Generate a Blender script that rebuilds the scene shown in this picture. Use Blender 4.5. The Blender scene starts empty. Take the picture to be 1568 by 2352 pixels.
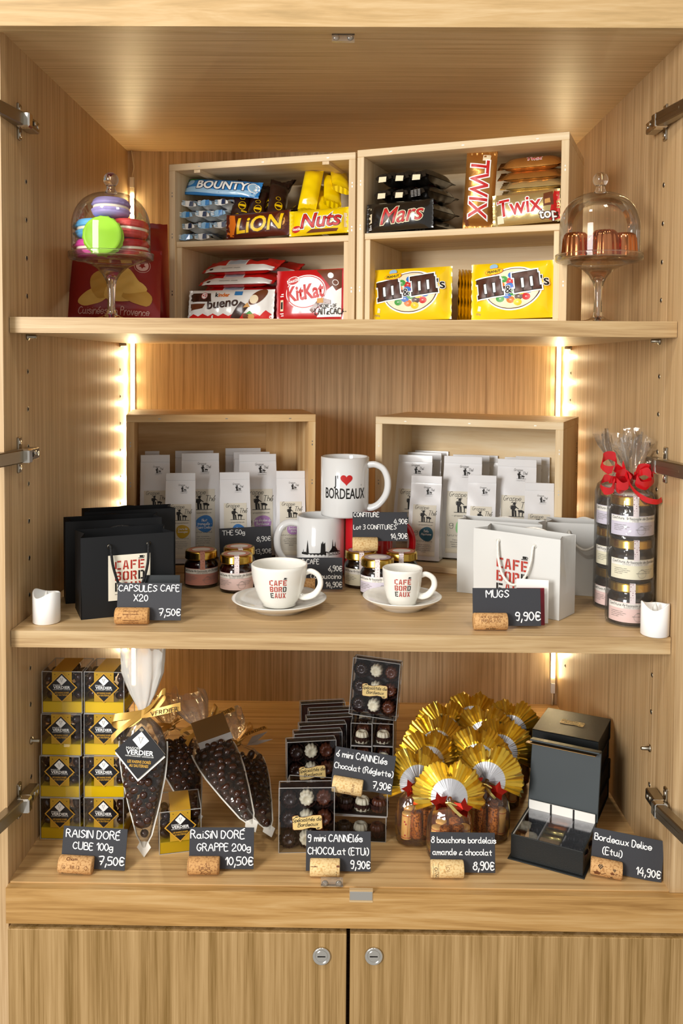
import bpy, bmesh, math, random
from mathutils import Vector, Matrix, geometry
from math import sin, cos, pi, radians as RD, atan2, hypot
R0 = random.Random(7)
sc = bpy.context.scene
COL = sc.collection
# ------------------------------------------------------------------ camera
FP, CX, CY = 2032.2, 784.0, 929.55
CAM = Vector((.0128, -1.1340, .6873))
_Rx = Matrix.Rotation(-.04555, 3, 'X'); _Rz = Matrix.Rotation(.0110, 3, 'Z'); _Ry = Matrix.Rotation(-.00758, 3, 'Y')
RC = _Rz @ _Rx @ _Ry                      # columns: right, forward, up
cd = bpy.data.cameras.new('camera'); cam = bpy.data.objects.new('camera', cd); COL.objects.link(cam)
cd.sensor_fit = 'VERTICAL'; cd.sensor_height = 36; cd.sensor_width = 24
cd.lens = FP / 2352 * 36; cd.shift_y = (CY - 1176) / 2352; cd.clip_start = .05
RB = Matrix((( RC[0][0], RC[0][2], -RC[0][1]), (RC[1][0], RC[1][2], -RC[1][1]), (RC[2][0], RC[2][2], -RC[2][1])))
cam.matrix_world = Matrix.Translation(CAM) @ RB.to_4x4()
sc.camera = cam
# ------------------------------------------------------------------ light
sc.view_settings.view_transform = 'Standard'; sc.view_settings.look = 'None'
sc.view_settings.exposure = 0.0; sc.view_settings.gamma = 1.0
sc.view_settings.use_curve_mapping = False
sc.cycles.use_denoising = True
sc.cycles.max_bounces = 10; sc.cycles.transparent_max_bounces = 48
sc.cycles.transmission_bounces = 10
sc.cycles.sample_clamp_indirect = 4.0
wd = bpy.data.worlds.new('room_light'); sc.world = wd; wd.use_nodes = True
bg = wd.node_tree.nodes['Background']; bg.inputs[0].default_value = (1, .965, .91, 1); bg.inputs[1].default_value = .53
def area(name, loc, target, sx, sy, power, col):
    l = bpy.data.lights.new(name, 'AREA'); l.shape = 'RECTANGLE'; l.size = sx; l.size_y = sy; l.energy = power; l.color = col
    o = bpy.data.objects.new(name, l); COL.objects.link(o); o.location = loc
    o.rotation_euler = (Vector(target) - Vector(loc)).to_track_quat('-Z', 'Y').to_euler(); return o
area('window_light', (-1.75, -2.35, 1.12), (0, .3, .5), .9, 1.1, 86, (1, .975, .94))
area('ceiling_spot', (.5, -.85, 2.35), (0, .25, .35), .25, .25, 7, (1, .94, .84))
area('ceiling_spot', (-.75, -.95, 2.35), (.1, .25, .35), .25, .25, 14, (1, .94, .84))
# ------------------------------------------------------------------ helpers
def lin(h):
    r = [int(h[i:i + 2], 16) / 255 for i in (0, 2, 4)]
    return tuple(c / 12.92 if c <= .04045 else ((c + .055) / 1.055) ** 2.4 for c in r) + (1,)
MATS = {}
def mat(name, col='808080', rough=.5, metal=0, spec=.5, coat=0, trans=0, ior=1.45, emit=0, sss=0, bump=0, bscale=300, alpha=1):
    if name in MATS: return name
    m = bpy.data.materials.new(name); m.use_nodes = True; MATS[name] = m
    b = m.node_tree.nodes['Principled BSDF']; i = b.inputs
    i['Base Color'].default_value = lin(col); i['Roughness'].default_value = rough; i['Metallic'].default_value = metal
    i['Specular IOR Level'].default_value = spec; i['Coat Weight'].default_value = coat; i['Coat Roughness'].default_value = .08
    i['Transmission Weight'].default_value = trans; i['IOR'].default_value = ior
    if emit: i['Emission Color'].default_value = lin(col); i['Emission Strength'].default_value = emit
    if sss: i['Subsurface Weight'].default_value = sss; i['Subsurface Radius'].default_value = (.01, .006, .004)
    if bump:
        n = m.node_tree.nodes; L = m.node_tree.links
        tc = n.new('ShaderNodeTexCoord'); no = n.new('ShaderNodeTexNoise'); bu = n.new('ShaderNodeBump')
        no.inputs['Scale'].default_value = bscale; no.inputs['Detail'].default_value = 4
        L.new(tc.outputs['Object'], no.inputs['Vector']); L.new(no.outputs['Fac'], bu.inputs['Height'])
        bu.inputs['Strength'].default_value = bump; bu.inputs['Distance'].default_value = .002
        L.new(bu.outputs['Normal'], i['Normal'])
    return name
def film(name, tint='ffffff', refl=.55, rough=.06, haze=0., bump=.0, base=.02):
    """thin clear plastic sheet: lets light straight through, reflects more at grazing angles"""
    m = bpy.data.materials.new(name); m.use_nodes = True; MATS[name] = m
    n = m.node_tree.nodes; L = m.node_tree.links; n.clear()
    out = n.new('ShaderNodeOutputMaterial'); tr = n.new('ShaderNodeBsdfTransparent'); gl = n.new('ShaderNodeBsdfGlossy'); mx = n.new('ShaderNodeMixShader')
    tr.inputs[0].default_value = lin(tint); gl.inputs['Roughness'].default_value = rough
    lw = n.new('ShaderNodeLayerWeight'); lw.inputs['Blend'].default_value = .32
    mm = n.new('ShaderNodeMath'); mm.operation = 'MULTIPLY_ADD'; mm.inputs[1].default_value = refl; mm.inputs[2].default_value = base
    L.new(lw.outputs['Fresnel'], mm.inputs[0]); L.new(mm.outputs[0], mx.inputs[0]); L.new(tr.outputs[0], mx.inputs[1]); L.new(gl.outputs[0], mx.inputs[2])
    last = mx
    if haze:
        df = n.new('ShaderNodeBsdfDiffuse'); df.inputs[0].default_value = lin('f2efe8'); m2 = n.new('ShaderNodeMixShader'); m2.inputs[0].default_value = haze
        L.new(mx.outputs[0], m2.inputs[1]); L.new(df.outputs[0], m2.inputs[2]); last = m2
    if bump:
        tc = n.new('ShaderNodeTexCoord'); no = n.new('ShaderNodeTexNoise'); bu = n.new('ShaderNodeBump'); no.inputs['Scale'].default_value = 60
        L.new(tc.outputs['Object'], no.inputs['Vector']); L.new(no.outputs['Fac'], bu.inputs['Height']); bu.inputs['Strength'].default_value = bump; bu.inputs['Distance'].default_value = .006
        L.new(bu.outputs['Normal'], gl.inputs['Normal'])
    L.new(last.outputs[0], out.inputs[0]); return name
def wood(name, axis, dark, mid, light, streak=70., along=2.2, wav=0., rough=.42, pores=.35, seed=0.):
    m = bpy.data.materials.new(name); m.use_nodes = True; MATS[name] = m
    n = m.node_tree.nodes; L = m.node_tree.links; b = n['Principled BSDF']
    tc = n.new('ShaderNodeTexCoord')
    def mp(a, s):
        q = n.new('ShaderNodeMapping'); v = [s, s, s]; v['XYZ'.index(axis)] = a; q.inputs['Scale'].default_value = v
        q.inputs['Location'].default_value = (seed, seed * 1.7, seed * .6); L.new(tc.outputs['Object'], q.inputs['Vector']); return q
    def noise(vec, s, d, r, dist=0):
        q = n.new('ShaderNodeTexNoise'); q.inputs['Scale'].default_value = s; q.inputs['Detail'].default_value = d; q.inputs['Roughness'].default_value = r; q.inputs['Distortion'].default_value = dist
        L.new(vec.outputs[0], q.inputs['Vector']); return q
    n1 = noise(mp(along, streak), 1, 5, .6, wav)
    n2 = noise(mp(along * 5, streak * 6), 1, 3, .65)
    n3 = noise(mp(along * .6, streak * .22), 1, 2, .5)
    cr = n.new('ShaderNodeValToRGB'); e = cr.color_ramp.elements; e[0].position = .3; e[0].color = lin(dark); e[1].position = .72; e[1].color = lin(light)
    k = cr.color_ramp.elements.new(.5); k.color = lin(mid)
    a1 = n.new('ShaderNodeMath'); a1.operation = 'MULTIPLY_ADD'; a1.inputs[1].default_value = pores
    L.new(n2.outputs['Fac'], a1.inputs[0]); L.new(n1.outputs['Fac'], a1.inputs[2])
    a2 = n.new('ShaderNodeMath'); a2.operation = 'MULTIPLY_ADD'; a2.inputs[1].default_value = .18
    L.new(n3.outputs['Fac'], a2.inputs[0]); L.new(a1.outputs[0], a2.inputs[2])
    a3 = n.new('ShaderNodeMath'); a3.operation = 'SUBTRACT'; a3.inputs[1].default_value = (pores + .18) / 2
    L.new(a2.outputs[0], a3.inputs[0]); L.new(a3.outputs[0], cr.inputs[0]); L.new(cr.outputs[0], b.inputs['Base Color'])
    b.inputs['Roughness'].default_value = rough; b.inputs['Specular IOR Level'].default_value = .35
    bu = n.new('ShaderNodeBump'); bu.inputs['Strength'].default_value = .12; bu.inputs['Distance'].default_value = .001
    L.new(a1.outputs[0], bu.inputs['Height']); L.new(bu.outputs['Normal'], b.inputs['Normal']); return name
def dotted(name, base, dot, scale, rough=.4, thr=.22):
    m = bpy.data.materials.new(name); m.use_nodes = True; MATS[name] = m
    n = m.node_tree.nodes; L = m.node_tree.links; b = n['Principled BSDF']; tc = n.new('ShaderNodeTexCoord'); v = n.new('ShaderNodeTexVoronoi'); v.inputs['Scale'].default_value = scale
    v.inputs['Randomness'].default_value = .35
    L.new(tc.outputs['Object'], v.inputs['Vector']); c = n.new('ShaderNodeValToRGB'); c.color_ramp.interpolation = 'CONSTANT'
    c.color_ramp.elements[0].color = lin(dot); c.color_ramp.elements[1].position = thr; c.color_ramp.elements[1].color = lin(base)
    L.new(v.outputs['Distance'], c.inputs[0]); L.new(c.outputs[0], b.inputs['Base Color']); b.inputs['Roughness'].default_value = rough; return name
ID = Matrix.Identity(4)
def TR(x=0, y=0, z=0, rx=0, ry=0, rz=0, s=1):
    return Matrix.Translation((x, y, z)) @ Matrix.Rotation(rz, 4, 'Z') @ Matrix.Rotation(ry, 4, 'Y') @ Matrix.Rotation(rx, 4, 'X') @ Matrix.Scale(s, 4)
class MB:
    """collects geometry in several materials and links it as ONE mesh object"""
    def __init__(s): s.v = []; s.f = []; s.m = []; s.sm = []; s.ms = []
    def add(s, vs, fs, m, smooth=False, T=None):
        k = len(s.v)
        if m not in s.ms: s.ms.append(m)
        q = s.ms.index(m)
        s.v += [(T @ Vector(p))[:] if T else tuple(p) for p in vs]
        for f in fs: s.f.append([i + k for i in f]); s.m.append(q); s.sm.append(smooth)
        return s
    def box(s, x0, x1, y0, y1, z0, z1, m, b=0., T=None):
        if b <= 0:
            v = [(x, y, z) for x in (x0, x1) for y in (y0, y1) for z in (z0, z1)]
            return s.add(v, [(0, 1, 3, 2), (4, 6, 7, 5), (0, 4, 5, 1), (2, 3, 7, 6), (0, 2, 6, 4), (1, 5, 7, 3)], m, False, T)
        v = []; ix = {}
        lo = (x0, y0, z0); hi = (x1, y1, z1)
        for sx in (0, 1):
            for sy in (0, 1):
                for sz in (0, 1):
                    S = (sx, sy, sz)
                    for a in range(3):
                        p = [(hi[i] - b * (i != a)) if S[i] else (lo[i] + b * (i != a)) for i in range(3)]
                        ix[S + (a,)] = len(v); v.append(p)
        f = []
        for a in range(3):
            o = [i for i in range(3) if i != a]
            for sd in (0, 1):
                q = []
                for u, w in ((0, 0), (1, 0), (1, 1), (0, 1)):
                    S = [0, 0, 0]; S[a] = sd; S[o[0]] = u; S[o[1]] = w; q.append(ix[tuple(S) + (a,)])
                f.append(q)
            for u in (0, 1):
                for w in (0, 1):
                    A = [0, 0, 0]; A[o[0]] = u; A[o[1]] = w; B = A[:]; B[a] = 1
                    f.append([ix[tuple(A) + (o[0],)], ix[tuple(B) + (o[0],)], ix[tuple(B) + (o[1],)], ix[tuple(A) + (o[1],)]])
        for sx in (0, 1):
            for sy in (0, 1):
                for sz in (0, 1): f.append([ix[(sx, sy, sz, a)] for a in range(3)])
        return s.add(v, f, m, False, T)
    def lathe(s, prof, m, n=40, T=None, smooth=True, cap=True, rf=None):
        v = []; f = []
        for j, (r, z) in enumerate(prof):
            for i in range(n):
                a = 2 * pi * i / n; rr = r * (rf(a, j) if rf else 1); v.append((rr * cos(a), rr * sin(a), z))
        for j in range(len(prof) - 1):
            for i in range(n): f.append((j * n + i, j * n + (i + 1) % n, (j + 1) * n + (i + 1) % n, (j + 1) * n + i))
        if cap:
            if prof[0][0] > 1e-5: f.append(tuple(range(n - 1, -1, -1)))
            if prof[-1][0] > 1e-5: f.append(tuple(range((len(prof) - 1) * n, len(prof) * n)))
        return s.add(v, f, m, smooth, T)
    def tube(s, path, r, m, n=8, closed=False, T=None, smooth=True, flat=1.):
        P = [Vector(p) for p in path]; N = len(P); v = []; f = []; up = None
        for i in range(N):
            a = P[(i - 1) % N] if closed or i else P[0]; b = P[(i + 1) % N] if closed or i < N - 1 else P[-1]
            t = (b - a).normalized()
            if up is None: up = t.orthogonal().normalized()
            up = (up - t * up.dot(t)); up = up.normalized() if up.length > 1e-6 else t.orthogonal().normalized()
            sd = t.cross(up); rr = r[i] if isinstance(r, (list, tuple)) else r
            for k in range(n): q = 2 * pi * k / n; v.append(P[i] + up * (rr * cos(q)) + sd * (rr * flat * sin(q)))
        for i in range(N if closed else N - 1):
            for k in range(n): f.append((i * n + k, i * n + (k + 1) % n, ((i + 1) % N) * n + (k + 1) % n, ((i + 1) % N) * n + k))
        if not closed: f.append(tuple(range(n - 1, -1, -1))); f.append(tuple(range((N - 1) * n, N * n)))
        return s.add(v, f, m, smooth, T)
    def strip(s, path, width, m, T=None, th=.0004):
        """flat ribbon: path points, width vectors"""
        v = []; f = []
        for p, w in zip(path, width): p = Vector(p); w = Vector(w); v += [p - w, p + w]
        for i in range(len(path) - 1): f.append((2 * i, 2 * i + 1, 2 * i + 3, 2 * i + 2))
        return s.add(v, f, m, True, T)
    def grid(s, fn, nu, nv, m, smooth=True, T=None, mf=None):
        v = [fn(i / nu, j / nv) for j in range(nv + 1) for i in range(nu + 1)]; W = nu + 1
        F = [(j * W + i, j * W + i + 1, (j + 1) * W + i + 1, (j + 1) * W + i) for j in range(nv) for i in range(nu)]
        if not mf: return s.add(v, F, m, smooth, T)
        s.add(v, [], m, smooth, T); k = len(s.v) - len(v)
        for q, f in enumerate(F):
            mm = mf((q % nu + .5) / nu, (q // nu + .5) / nv) or m
            if mm not in s.ms: s.ms.append(mm)
            s.f.append([i + k for i in f]); s.m.append(s.ms.index(mm)); s.sm.append(smooth)
        return s
    def prism(s, poly, y0, y1, m, T=None, m2=None):
        """polygon in x,z extruded along y (front at y0)"""
        n = len(poly); v = [(x, y0, z) for x, z in poly] + [(x, y1, z) for x, z in poly]
        s.add(v, [tuple(range(n)), tuple(range(2 * n - 1, n - 1, -1))], m, False, T)
        return s.add(v, [(i, i + n, (i + 1) % n + n, (i + 1) % n) for i in range(n)], m2 or m, False, T)
    def tris(s, pts, tri, F, m, layer=1, ml=.006, T=None):
        """2D triangles laid on a surface F(u,v,offset)"""
        out = []; st = [tuple(Vector((pts[i][0], pts[i][1])) for i in t) for t in tri]
        while st:
            a, b, c = st.pop(); L = ((a - b).length, (b - c).length, (c - a).length); k = L.index(max(L))
            if L[k] <= ml or len(out) > 6000: out.append((a, b, c)); continue
            if k == 0: mid = (a + b) / 2; st += [(a, mid, c), (mid, b, c)]
            elif k == 1: mid = (b + c) / 2; st += [(a, b, mid), (a, mid, c)]
            else: mid = (c + a) / 2; st += [(a, b, mid), (mid, b, c)]
        v = []; f = []; key = {}
        for t in out:
            q = []
            for p in t:
                kk = (round(p.x, 6), round(p.y, 6))
                if kk not in key: key[kk] = len(v); v.append(F(p.x, p.y, .00022 * layer))
                q.append(key[kk])
            if len(set(q)) == 3: f.append(q)
        return s.add(v, f, m, True, T)
    def poly(s, pts, F, m, layer=1, ml=.006, T=None):
        t = geometry.tessellate_polygon([[Vector((x, y, 0)) for x, y in pts]]); return s.tris(pts, t, F, m, layer, ml, T)
    def rect(s, x0, x1, y0, y1, F, m, layer=1, ml=.006, T=None): return s.poly([(x0, y0), (x1, y0), (x1, y1), (x0, y1)], F, m, layer, ml, T)
    def disc(s, x, y, rx, ry, F, m, layer=1, n=28, ml=.006, T=None, rot=0, wob=None):
        P = []
        for i in range(n):
            a = 2 * pi * i / n; k = wob(a) if wob else 1; p, q = rx * k * cos(a), ry * k * sin(a); P.append((x + p * cos(rot) - q * sin(rot), y + p * sin(rot) + q * cos(rot)))
        return s.poly(P, F, m, layer, ml, T)
    def ring(s, x, y, rx, ry, w, F, m, layer=1, n=36, T=None, rot=0):
        pts = []; tri = []
        for i in range(n):
            a = 2 * pi * i / n
            for k in (-.5, .5): p, q = (rx + k * w) * cos(a), (ry + k * w) * sin(a); pts.append((x + p * cos(rot) - q * sin(rot), y + p * sin(rot) + q * cos(rot)))
        for i in range(n): j = (i + 1) % n; tri += [(2 * i, 2 * i + 1, 2 * j + 1), (2 * i, 2 * j + 1, 2 * j)]
        return s.tris(pts, tri, F, m, layer, .02, T)
    def text(s, t, x, y, size, F, m, layer=1, al='C', bold=0., shear=0., sx=1., rot=0., ml=.006, T=None, arc=0.):
        P, tr = glyphs(t, bold, shear, al); c, d = cos(rot), sin(rot); Q = []
        for a, b in P:
            a *= size * sx; b *= size
            if arc: b += arc * a * a
            Q.append((x + a * c - b * d, y + a * d + b * c))
        return s.tris(Q, tr, F, m, layer, ml, T)
    def hand(s, t, x, y, size, F, m, w=.09, layer=1, al='L', shear=0., sx=1., rot=0., seed=1, T=None, jit=.06, smooth=True):
        """hand lettering from pen strokes; size = capital height"""
        rn = random.Random(seed); k = size / 7.; pts = []; tri = []; cx = 0; lines = []
        for ch in t:
            if ch == ' ': cx += 3.2; continue
            g = PEN.get(ch, PEN['-']); wd = 0
            dy = rn.uniform(-1, 1) * jit * 4; sc_ = 1 + rn.uniform(-1, 1) * jit
            for st in g.split('|'):
                pl = [(int(q[0], 36), int(q[1], 36)) for q in st.split()]
                wd = max(wd, max(p[0] for p in pl)); lines.append([(cx + p[0] * sc_, (p[1] - 2) * sc_ + dy) for p in pl])
            cx += wd * sc_ + 1.7
        off = {'L': 0, 'C': -cx / 2, 'R': -cx + 1.7}[al]; co, si = cos(rot), sin(rot)
        for pl in lines:
            if smooth and len(pl) > 2: pl = crom(pl, 4)
            if len(pl) == 1: pl = [pl[0], (pl[0][0] + .01, pl[0][1] + .01)]
            pl = [(((a + off) * sx + shear * b) * k, b * k) for a, b in pl]; h = w * size / 2; n0 = len(pts)
            for i, p in enumerate(pl):
                a = pl[max(0, i - 1)]; b = pl[min(len(pl) - 1, i + 1)]; dx, dy = b[0] - a[0], b[1] - a[1]; L = hypot(dx, dy) or 1e-9
                nx, ny = -dy / L * h, dx / L * h; pts += [(p[0] + nx, p[1] + ny), (p[0] - nx, p[1] - ny)]
            for i in range(len(pl) - 1): q = n0 + 2 * i; tri += [(q, q + 1, q + 3), (q, q + 3, q + 2)]
            for p in (pl[0], pl[-1]):
                n1 = len(pts); pts += [(p[0] + h * cos(a * pi / 3), p[1] + h * sin(a * pi / 3)) for a in range(6)]
                tri += [(n1, n1 + i, n1 + i + 1) for i in range(1, 5)]
        pts = [(x + a * co - b * si, y + a * si + b * co) for a, b in pts]
        v = [F(a, b, .00022 * layer) for a, b in pts]
        return s.add(v, tri, m, False, T)
    def build(s, name, parent=None, loc=None, rz=0, mod=None):
        me = bpy.data.meshes.new(name); me.from_pydata([tuple(p) for p in s.v], [], s.f)
        for q in s.ms: me.materials.append(MATS[q])
        me.polygons.foreach_set('material_index', s.m); me.polygons.foreach_set('use_smooth', s.sm); me.update()
        o = bpy.data.objects.new(name, me); COL.objects.link(o)
        if parent: o.parent = parent
        if loc is not None: o.location = loc
        if rz: o.rotation_euler = (0, 0, rz)
        return o
def crom(P, k):
    o = []; cl = P[0] == P[-1] and len(P) > 3
    for i in range(len(P) - 1):
        a = P[i - 1] if i else (P[-2] if cl else P[0]); b, c = P[i], P[i + 1]; d = P[i + 2] if i + 2 < len(P) else (P[1] if cl else P[-1])
        for j in range(k):
            t = j / k; o.append(tuple(.5 * (2 * b[q] + (c[q] - a[q]) * t + (2 * a[q] - 5 * b[q] + 4 * c[q] - d[q]) * t * t + (3 * b[q] - a[q] - 3 * c[q] + d[q]) * t ** 3) for q in range(len(b))))
    o.append(P[-1]); return o
_G = {}
def glyphs(t, bold, shear, al):
    k = (t, bold, shear, al)
    if k not in _G:
        c = bpy.data.curves.new('t', 'FONT'); c.body = t; c.size = 1; c.shear = shear; c.offset = bold; c.resolution_u = 3
        c.align_x = {'L': 'LEFT', 'C': 'CENTER', 'R': 'RIGHT'}[al]; c.fill_mode = 'FRONT'
        o = bpy.data.objects.new('t', c); COL.objects.link(o); dg = bpy.context.evaluated_depsgraph_get(); dg.update()
        me = bpy.data.meshes.new_from_object(o.evaluated_get(dg)); me.calc_loop_triangles()
        _G[k] = ([(v.co.x, v.co.y) for v in me.vertices], [tuple(x.vertices) for x in me.loop_triangles])
        bpy.data.objects.remove(o); bpy.data.meshes.remove(me); bpy.data.curves.remove(c)
    return _G[k]
PEN = {'A': '02 39 62|15 55', 'B': '09 02|09 39 48 47 36 06|36 46 54 53 42 02', 'C': '58 39 18 05 13 32 53', 'D': '09 02|09 29 48 56 44 32 02', 'E': '49 09 02 42|06 36', 'F': '49 09 02|06 36',
 'G': '58 39 18 05 13 32 43 55 35', 'H': '09 02|59 52|06 56', 'I': '09 02', 'J': '49 43 32 12 03', 'K': '09 02|49 05 52', 'L': '09 02 42', 'M': '02 09 35 69 62', 'N': '02 09 52 59', 'O': '39 18 05 13 32 53 66 58 39',
 'P': '02 09 39 48 47 36 06', 'R': '02 09 39 48 47 36 06|26 52', 'S': '58 39 18 17 45 54 43 22 03', 'T': '09 69|39 32', 'U': '09 04 12 42 54 59', 'V': '09 32 69', 'X': '09 52|59 02', 'Z': '09 59 02 52',
 'a': '45 26 05 03 22 43|46 43 52', 'b': '09 02|05 26 45 43 22 03', 'c': '45 26 05 03 22 43', 'd': '45 26 05 03 22 43|49 43 52', 'e': '04 44 45 26 05 03 22 43', 'f': '49 28 17 12|06 36', 'g': '45 26 05 03 23 44|46 41 20 01',
 'h': '09 02|05 26 45 42', 'i': '06 02|08 08', 'j': '16 11 00|18 18', 'k': '09 02|46 04 42', 'l': '09 03 12', 'm': '06 02|04 26 34 32|34 56 64 62', 'n': '06 02|04 26 45 42', 'o': '26 05 03 22 43 45 26', 'p': '06 00|05 26 45 43 22 03',
 'q': '45 26 05 03 22 43|46 40', 'r': '06 02|04 26 36', 's': '45 26 05 34 43 22 03', 't': '28 23 32|06 46', 'u': '06 03 22 43|46 43 52', 'v': '06 22 46', 'x': '06 42|46 02', 'y': '06 23 43|46 41 20', 'z': '06 46 02 42',
 'é': '04 44 45 26 05 03 22 43|27 49', 'É': '49 09 02 42|06 36|2a 4b', '0': '29 07 04 22 44 47 29', '1': '07 29 22', '2': '07 19 39 48 46 02 52', '3': '09 39 48 36 16|36 45 43 22 02', '4': '39 04 54|47 41', '5': '49 09 06 36 44 43 22 02',
 '6': '49 26 04 13 32 43 44 35 05', '7': '09 59 22|15 45', '8': '39 18 17 45 43 22 03 05 47 48 39', '9': '46 16 07 19 39 48 46 32 12', '€': '58 39 18 13 32 53|06 46|05 45', ',': '13 00', '(': '29 07 03 21', ')': '09 27 23 01', '&': '46 03 12 26 13 52',
 '-': '05 25', '+': '05 45|23 27', "'": '09 07', '.': '02 02', '/': '02 39', ':': '05 05|02 02', '%': '02 59'}
def plane(y=0., T=None):
    return lambda u, v, o: (u, y - o, v)
def cyl(r, a0=-pi / 2, zf=None):
    """wrap u (arc length, 0 at the front) round a cylinder; zf(v)->radius"""
    def F(u, v, o):
        rr = (zf(v) if zf else r) + o; a = a0 + u / (zf(v) if zf else r); return (rr * cos(a), rr * sin(a), v)
    return F
def tag(o, label=None, cat=None, group=None, kind=None):
    if label: o['label'] = label
    if cat: o['category'] = cat
    if group: o['group'] = group
    if kind: o['kind'] = kind
    return o
def thing(name, label, cat, loc=(0, 0, 0), rz=0, group=None, rx=0, ry=0):
    o = bpy.data.objects.new(name, None); COL.objects.link(o); o.empty_display_size = .02
    o.matrix_basis = Matrix.Translation(loc) @ Matrix.Rotation(rz, 4, 'Z') @ Matrix.Rotation(ry, 4, 'Y') @ Matrix.Rotation(rx, 4, 'X')
    return tag(o, label, cat, group)
def part(src, parent, T=None):
    c = src.copy(); COL.objects.link(c); c.parent = parent
    if T is not None: c.matrix_basis = T
    return c
def dup(root, loc=None, rz=None, label=None, M=None, group=None):
    r = root.copy(); COL.objects.link(r)
    if M is not None: r.matrix_basis = M
    elif loc is not None: r.matrix_basis = Matrix.Translation(loc) @ Matrix.Rotation(rz or 0, 4, 'Z')
    if label: r['label'] = label
    if group: r['group'] = group
    for ch in list(root.children):
        c = ch.copy(); COL.objects.link(c); c.parent = r
        for g in list(ch.children): d = g.copy(); COL.objects.link(d); d.parent = c
    return r
def at(px, py, x=None, y=None, z=None):
    """point of the room seen at a pixel of the photograph, on the plane x=, y= or z="""
    d = RC @ Vector(((px - CX) / FP, 1, -(py - CY) / FP))
    t = (y - CAM.y) / d.y if y is not None else (z - CAM.z) / d.z if z is not None else (x - CAM.x) / d.x
    return CAM + d * t
# ------------------------------------------------------------------ materials
OV = wood('oak_upright', 'Z', 'a08058', 'ba9a6f', 'ceb087', 210, 3)
OB = wood('oak_back_upright', 'Z', 'aa906f', 'cbb38e', 'e0caa6', 190, 3, seed=3)
OH = wood('oak_lengthwise', 'X', 'a9895d', 'c1a275', 'd3b68b', 210, 3, seed=1)
OF = wood('oak_plank_lengthwise', 'X', '926934', 'b48a50', 'c9a46e', 52, 2.4, 1.2, seed=5)
OT = wood('oak_pale_plank_lengthwise', 'X', 'a88b5f', 'bb9b6c', 'c9ad82', 40, 3.5, 1.6, seed=6)
OE = wood('oak_shelf_edge', 'X', '9a7a52', 'b7986c', 'cbb086', 110, 3, .6, seed=2)
OD = wood('oak_floor_lengthwise', 'X', '9a774b', 'bf9a67', 'd4b27f', 150, 3, seed=9, pores=.2)
OR = wood('oak_door_upright', 'Z', '7e5f2e', 'a18050', 'b89767', 110, 2, .3, seed=4, pores=.45)
mat('dark_gap', '120d08', .9); mat('chrome', 'd8d4cc', .16, 1); mat('nickel', 'a39a8a', .28, 1); mat('brushed', '9b917f', .34, 1)
mat('black_plastic', '111111', .35); mat('white_gloss', 'f6f6f4', .18, spec=.6, coat=.4)
film('clear_plastic', 'f4f2ec', .8, .05, haze=.10, base=.05)
ME = bpy.data.materials.new('led_glow'); ME.use_nodes = True; MATS['led_glow'] = ME
b_ = ME.node_tree.nodes['Principled BSDF']; b_.inputs['Emission Color'].default_value = (1, .79, .44, 1); b_.inputs['Emission Strength'].default_value = 30
ME2 = bpy.data.materials.new('led_chip'); ME2.use_nodes = True; MATS['led_chip'] = ME2
b_ = ME2.node_tree.nodes['Principled BSDF']; b_.inputs['Emission Color'].default_value = (1, .79, .44, 1); b_.inputs['Emission Strength'].default_value = 420
mat('led_tape', 'efe3c4', .5)
# ------------------------------------------------------------------ cabinet
W = .435; D = .64; S1 = .746; S2 = .333; ZT = 1.107
cab = thing('display_cabinet', 'tall built-in oak display cabinet with open shelves and two closed doors below', 'cabinet', (0, 0, 0))
left = MB().box(-W - .022, -W, 0, D + .02, -.34, ZT + .02, OV).build('side_panel', cab)
right = MB().box(W, W + .05, .0, D + .02, -.001, ZT + .02, OV).build('side_panel', cab)
MB().box(-W, W, D, D + .012, -.34, ZT + .02, OB).build('back_panel', cab)
MB().box(-W, W, .0, D, ZT, ZT + .02, OH).build('top_panel', cab)
MB().box(-W, W, .003, D, -.022, 0, OD).build('bottom_panel', cab)
MB().box(-.62, .62, -.022, 0, 1.1035, 1.19, OT).build('top_rail', cab)
MB().box(-.4345, .50, -.010, .003, -.049, -.0015, OF).build('bottom_rail', cab)
MB().box(-W, .49, .02, D, -.34, -.33, OH).build('base_panel', cab)
MB().box(W, W + .05, .0, D, -.34, -.05, OV).build('lower_side', cab)
def lock(parent, x):
    p = at(x, 2196, y=-.014); m = MB(); T = TR(p.x, -.0138, p.z, rx=pi / 2)
    m.lathe([(.0118, -.001), (.0118, .0012), (.0105, .0026), (.0082, .0014), (.0078, .0005), (.0074, .0016), (.0066, .0018), (.0001, .0018)], 'chrome', 36, T)
    m.box(-.0052, .0052, -.0007, .0009, .0017, .00195, 'dark_gap', T=T); m.box(-.001, .005, -.0012, -.0004, .0018, .0022, 'chrome', T=T)
    return m.build('lock', parent)
for x0, x1, lx in ((-.4315, at(795, 2240, y=-.013).x, 738), (at(803, 2240, y=-.013).x, .50, 858)):
    d = MB().box(x0, x1, -.013, .005, -.33, -.0545, OR, .0008).build('door', cab); lock(d, lx)
def at_panel(px, py, sgn): return at(px, py, x=sgn * W)
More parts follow.
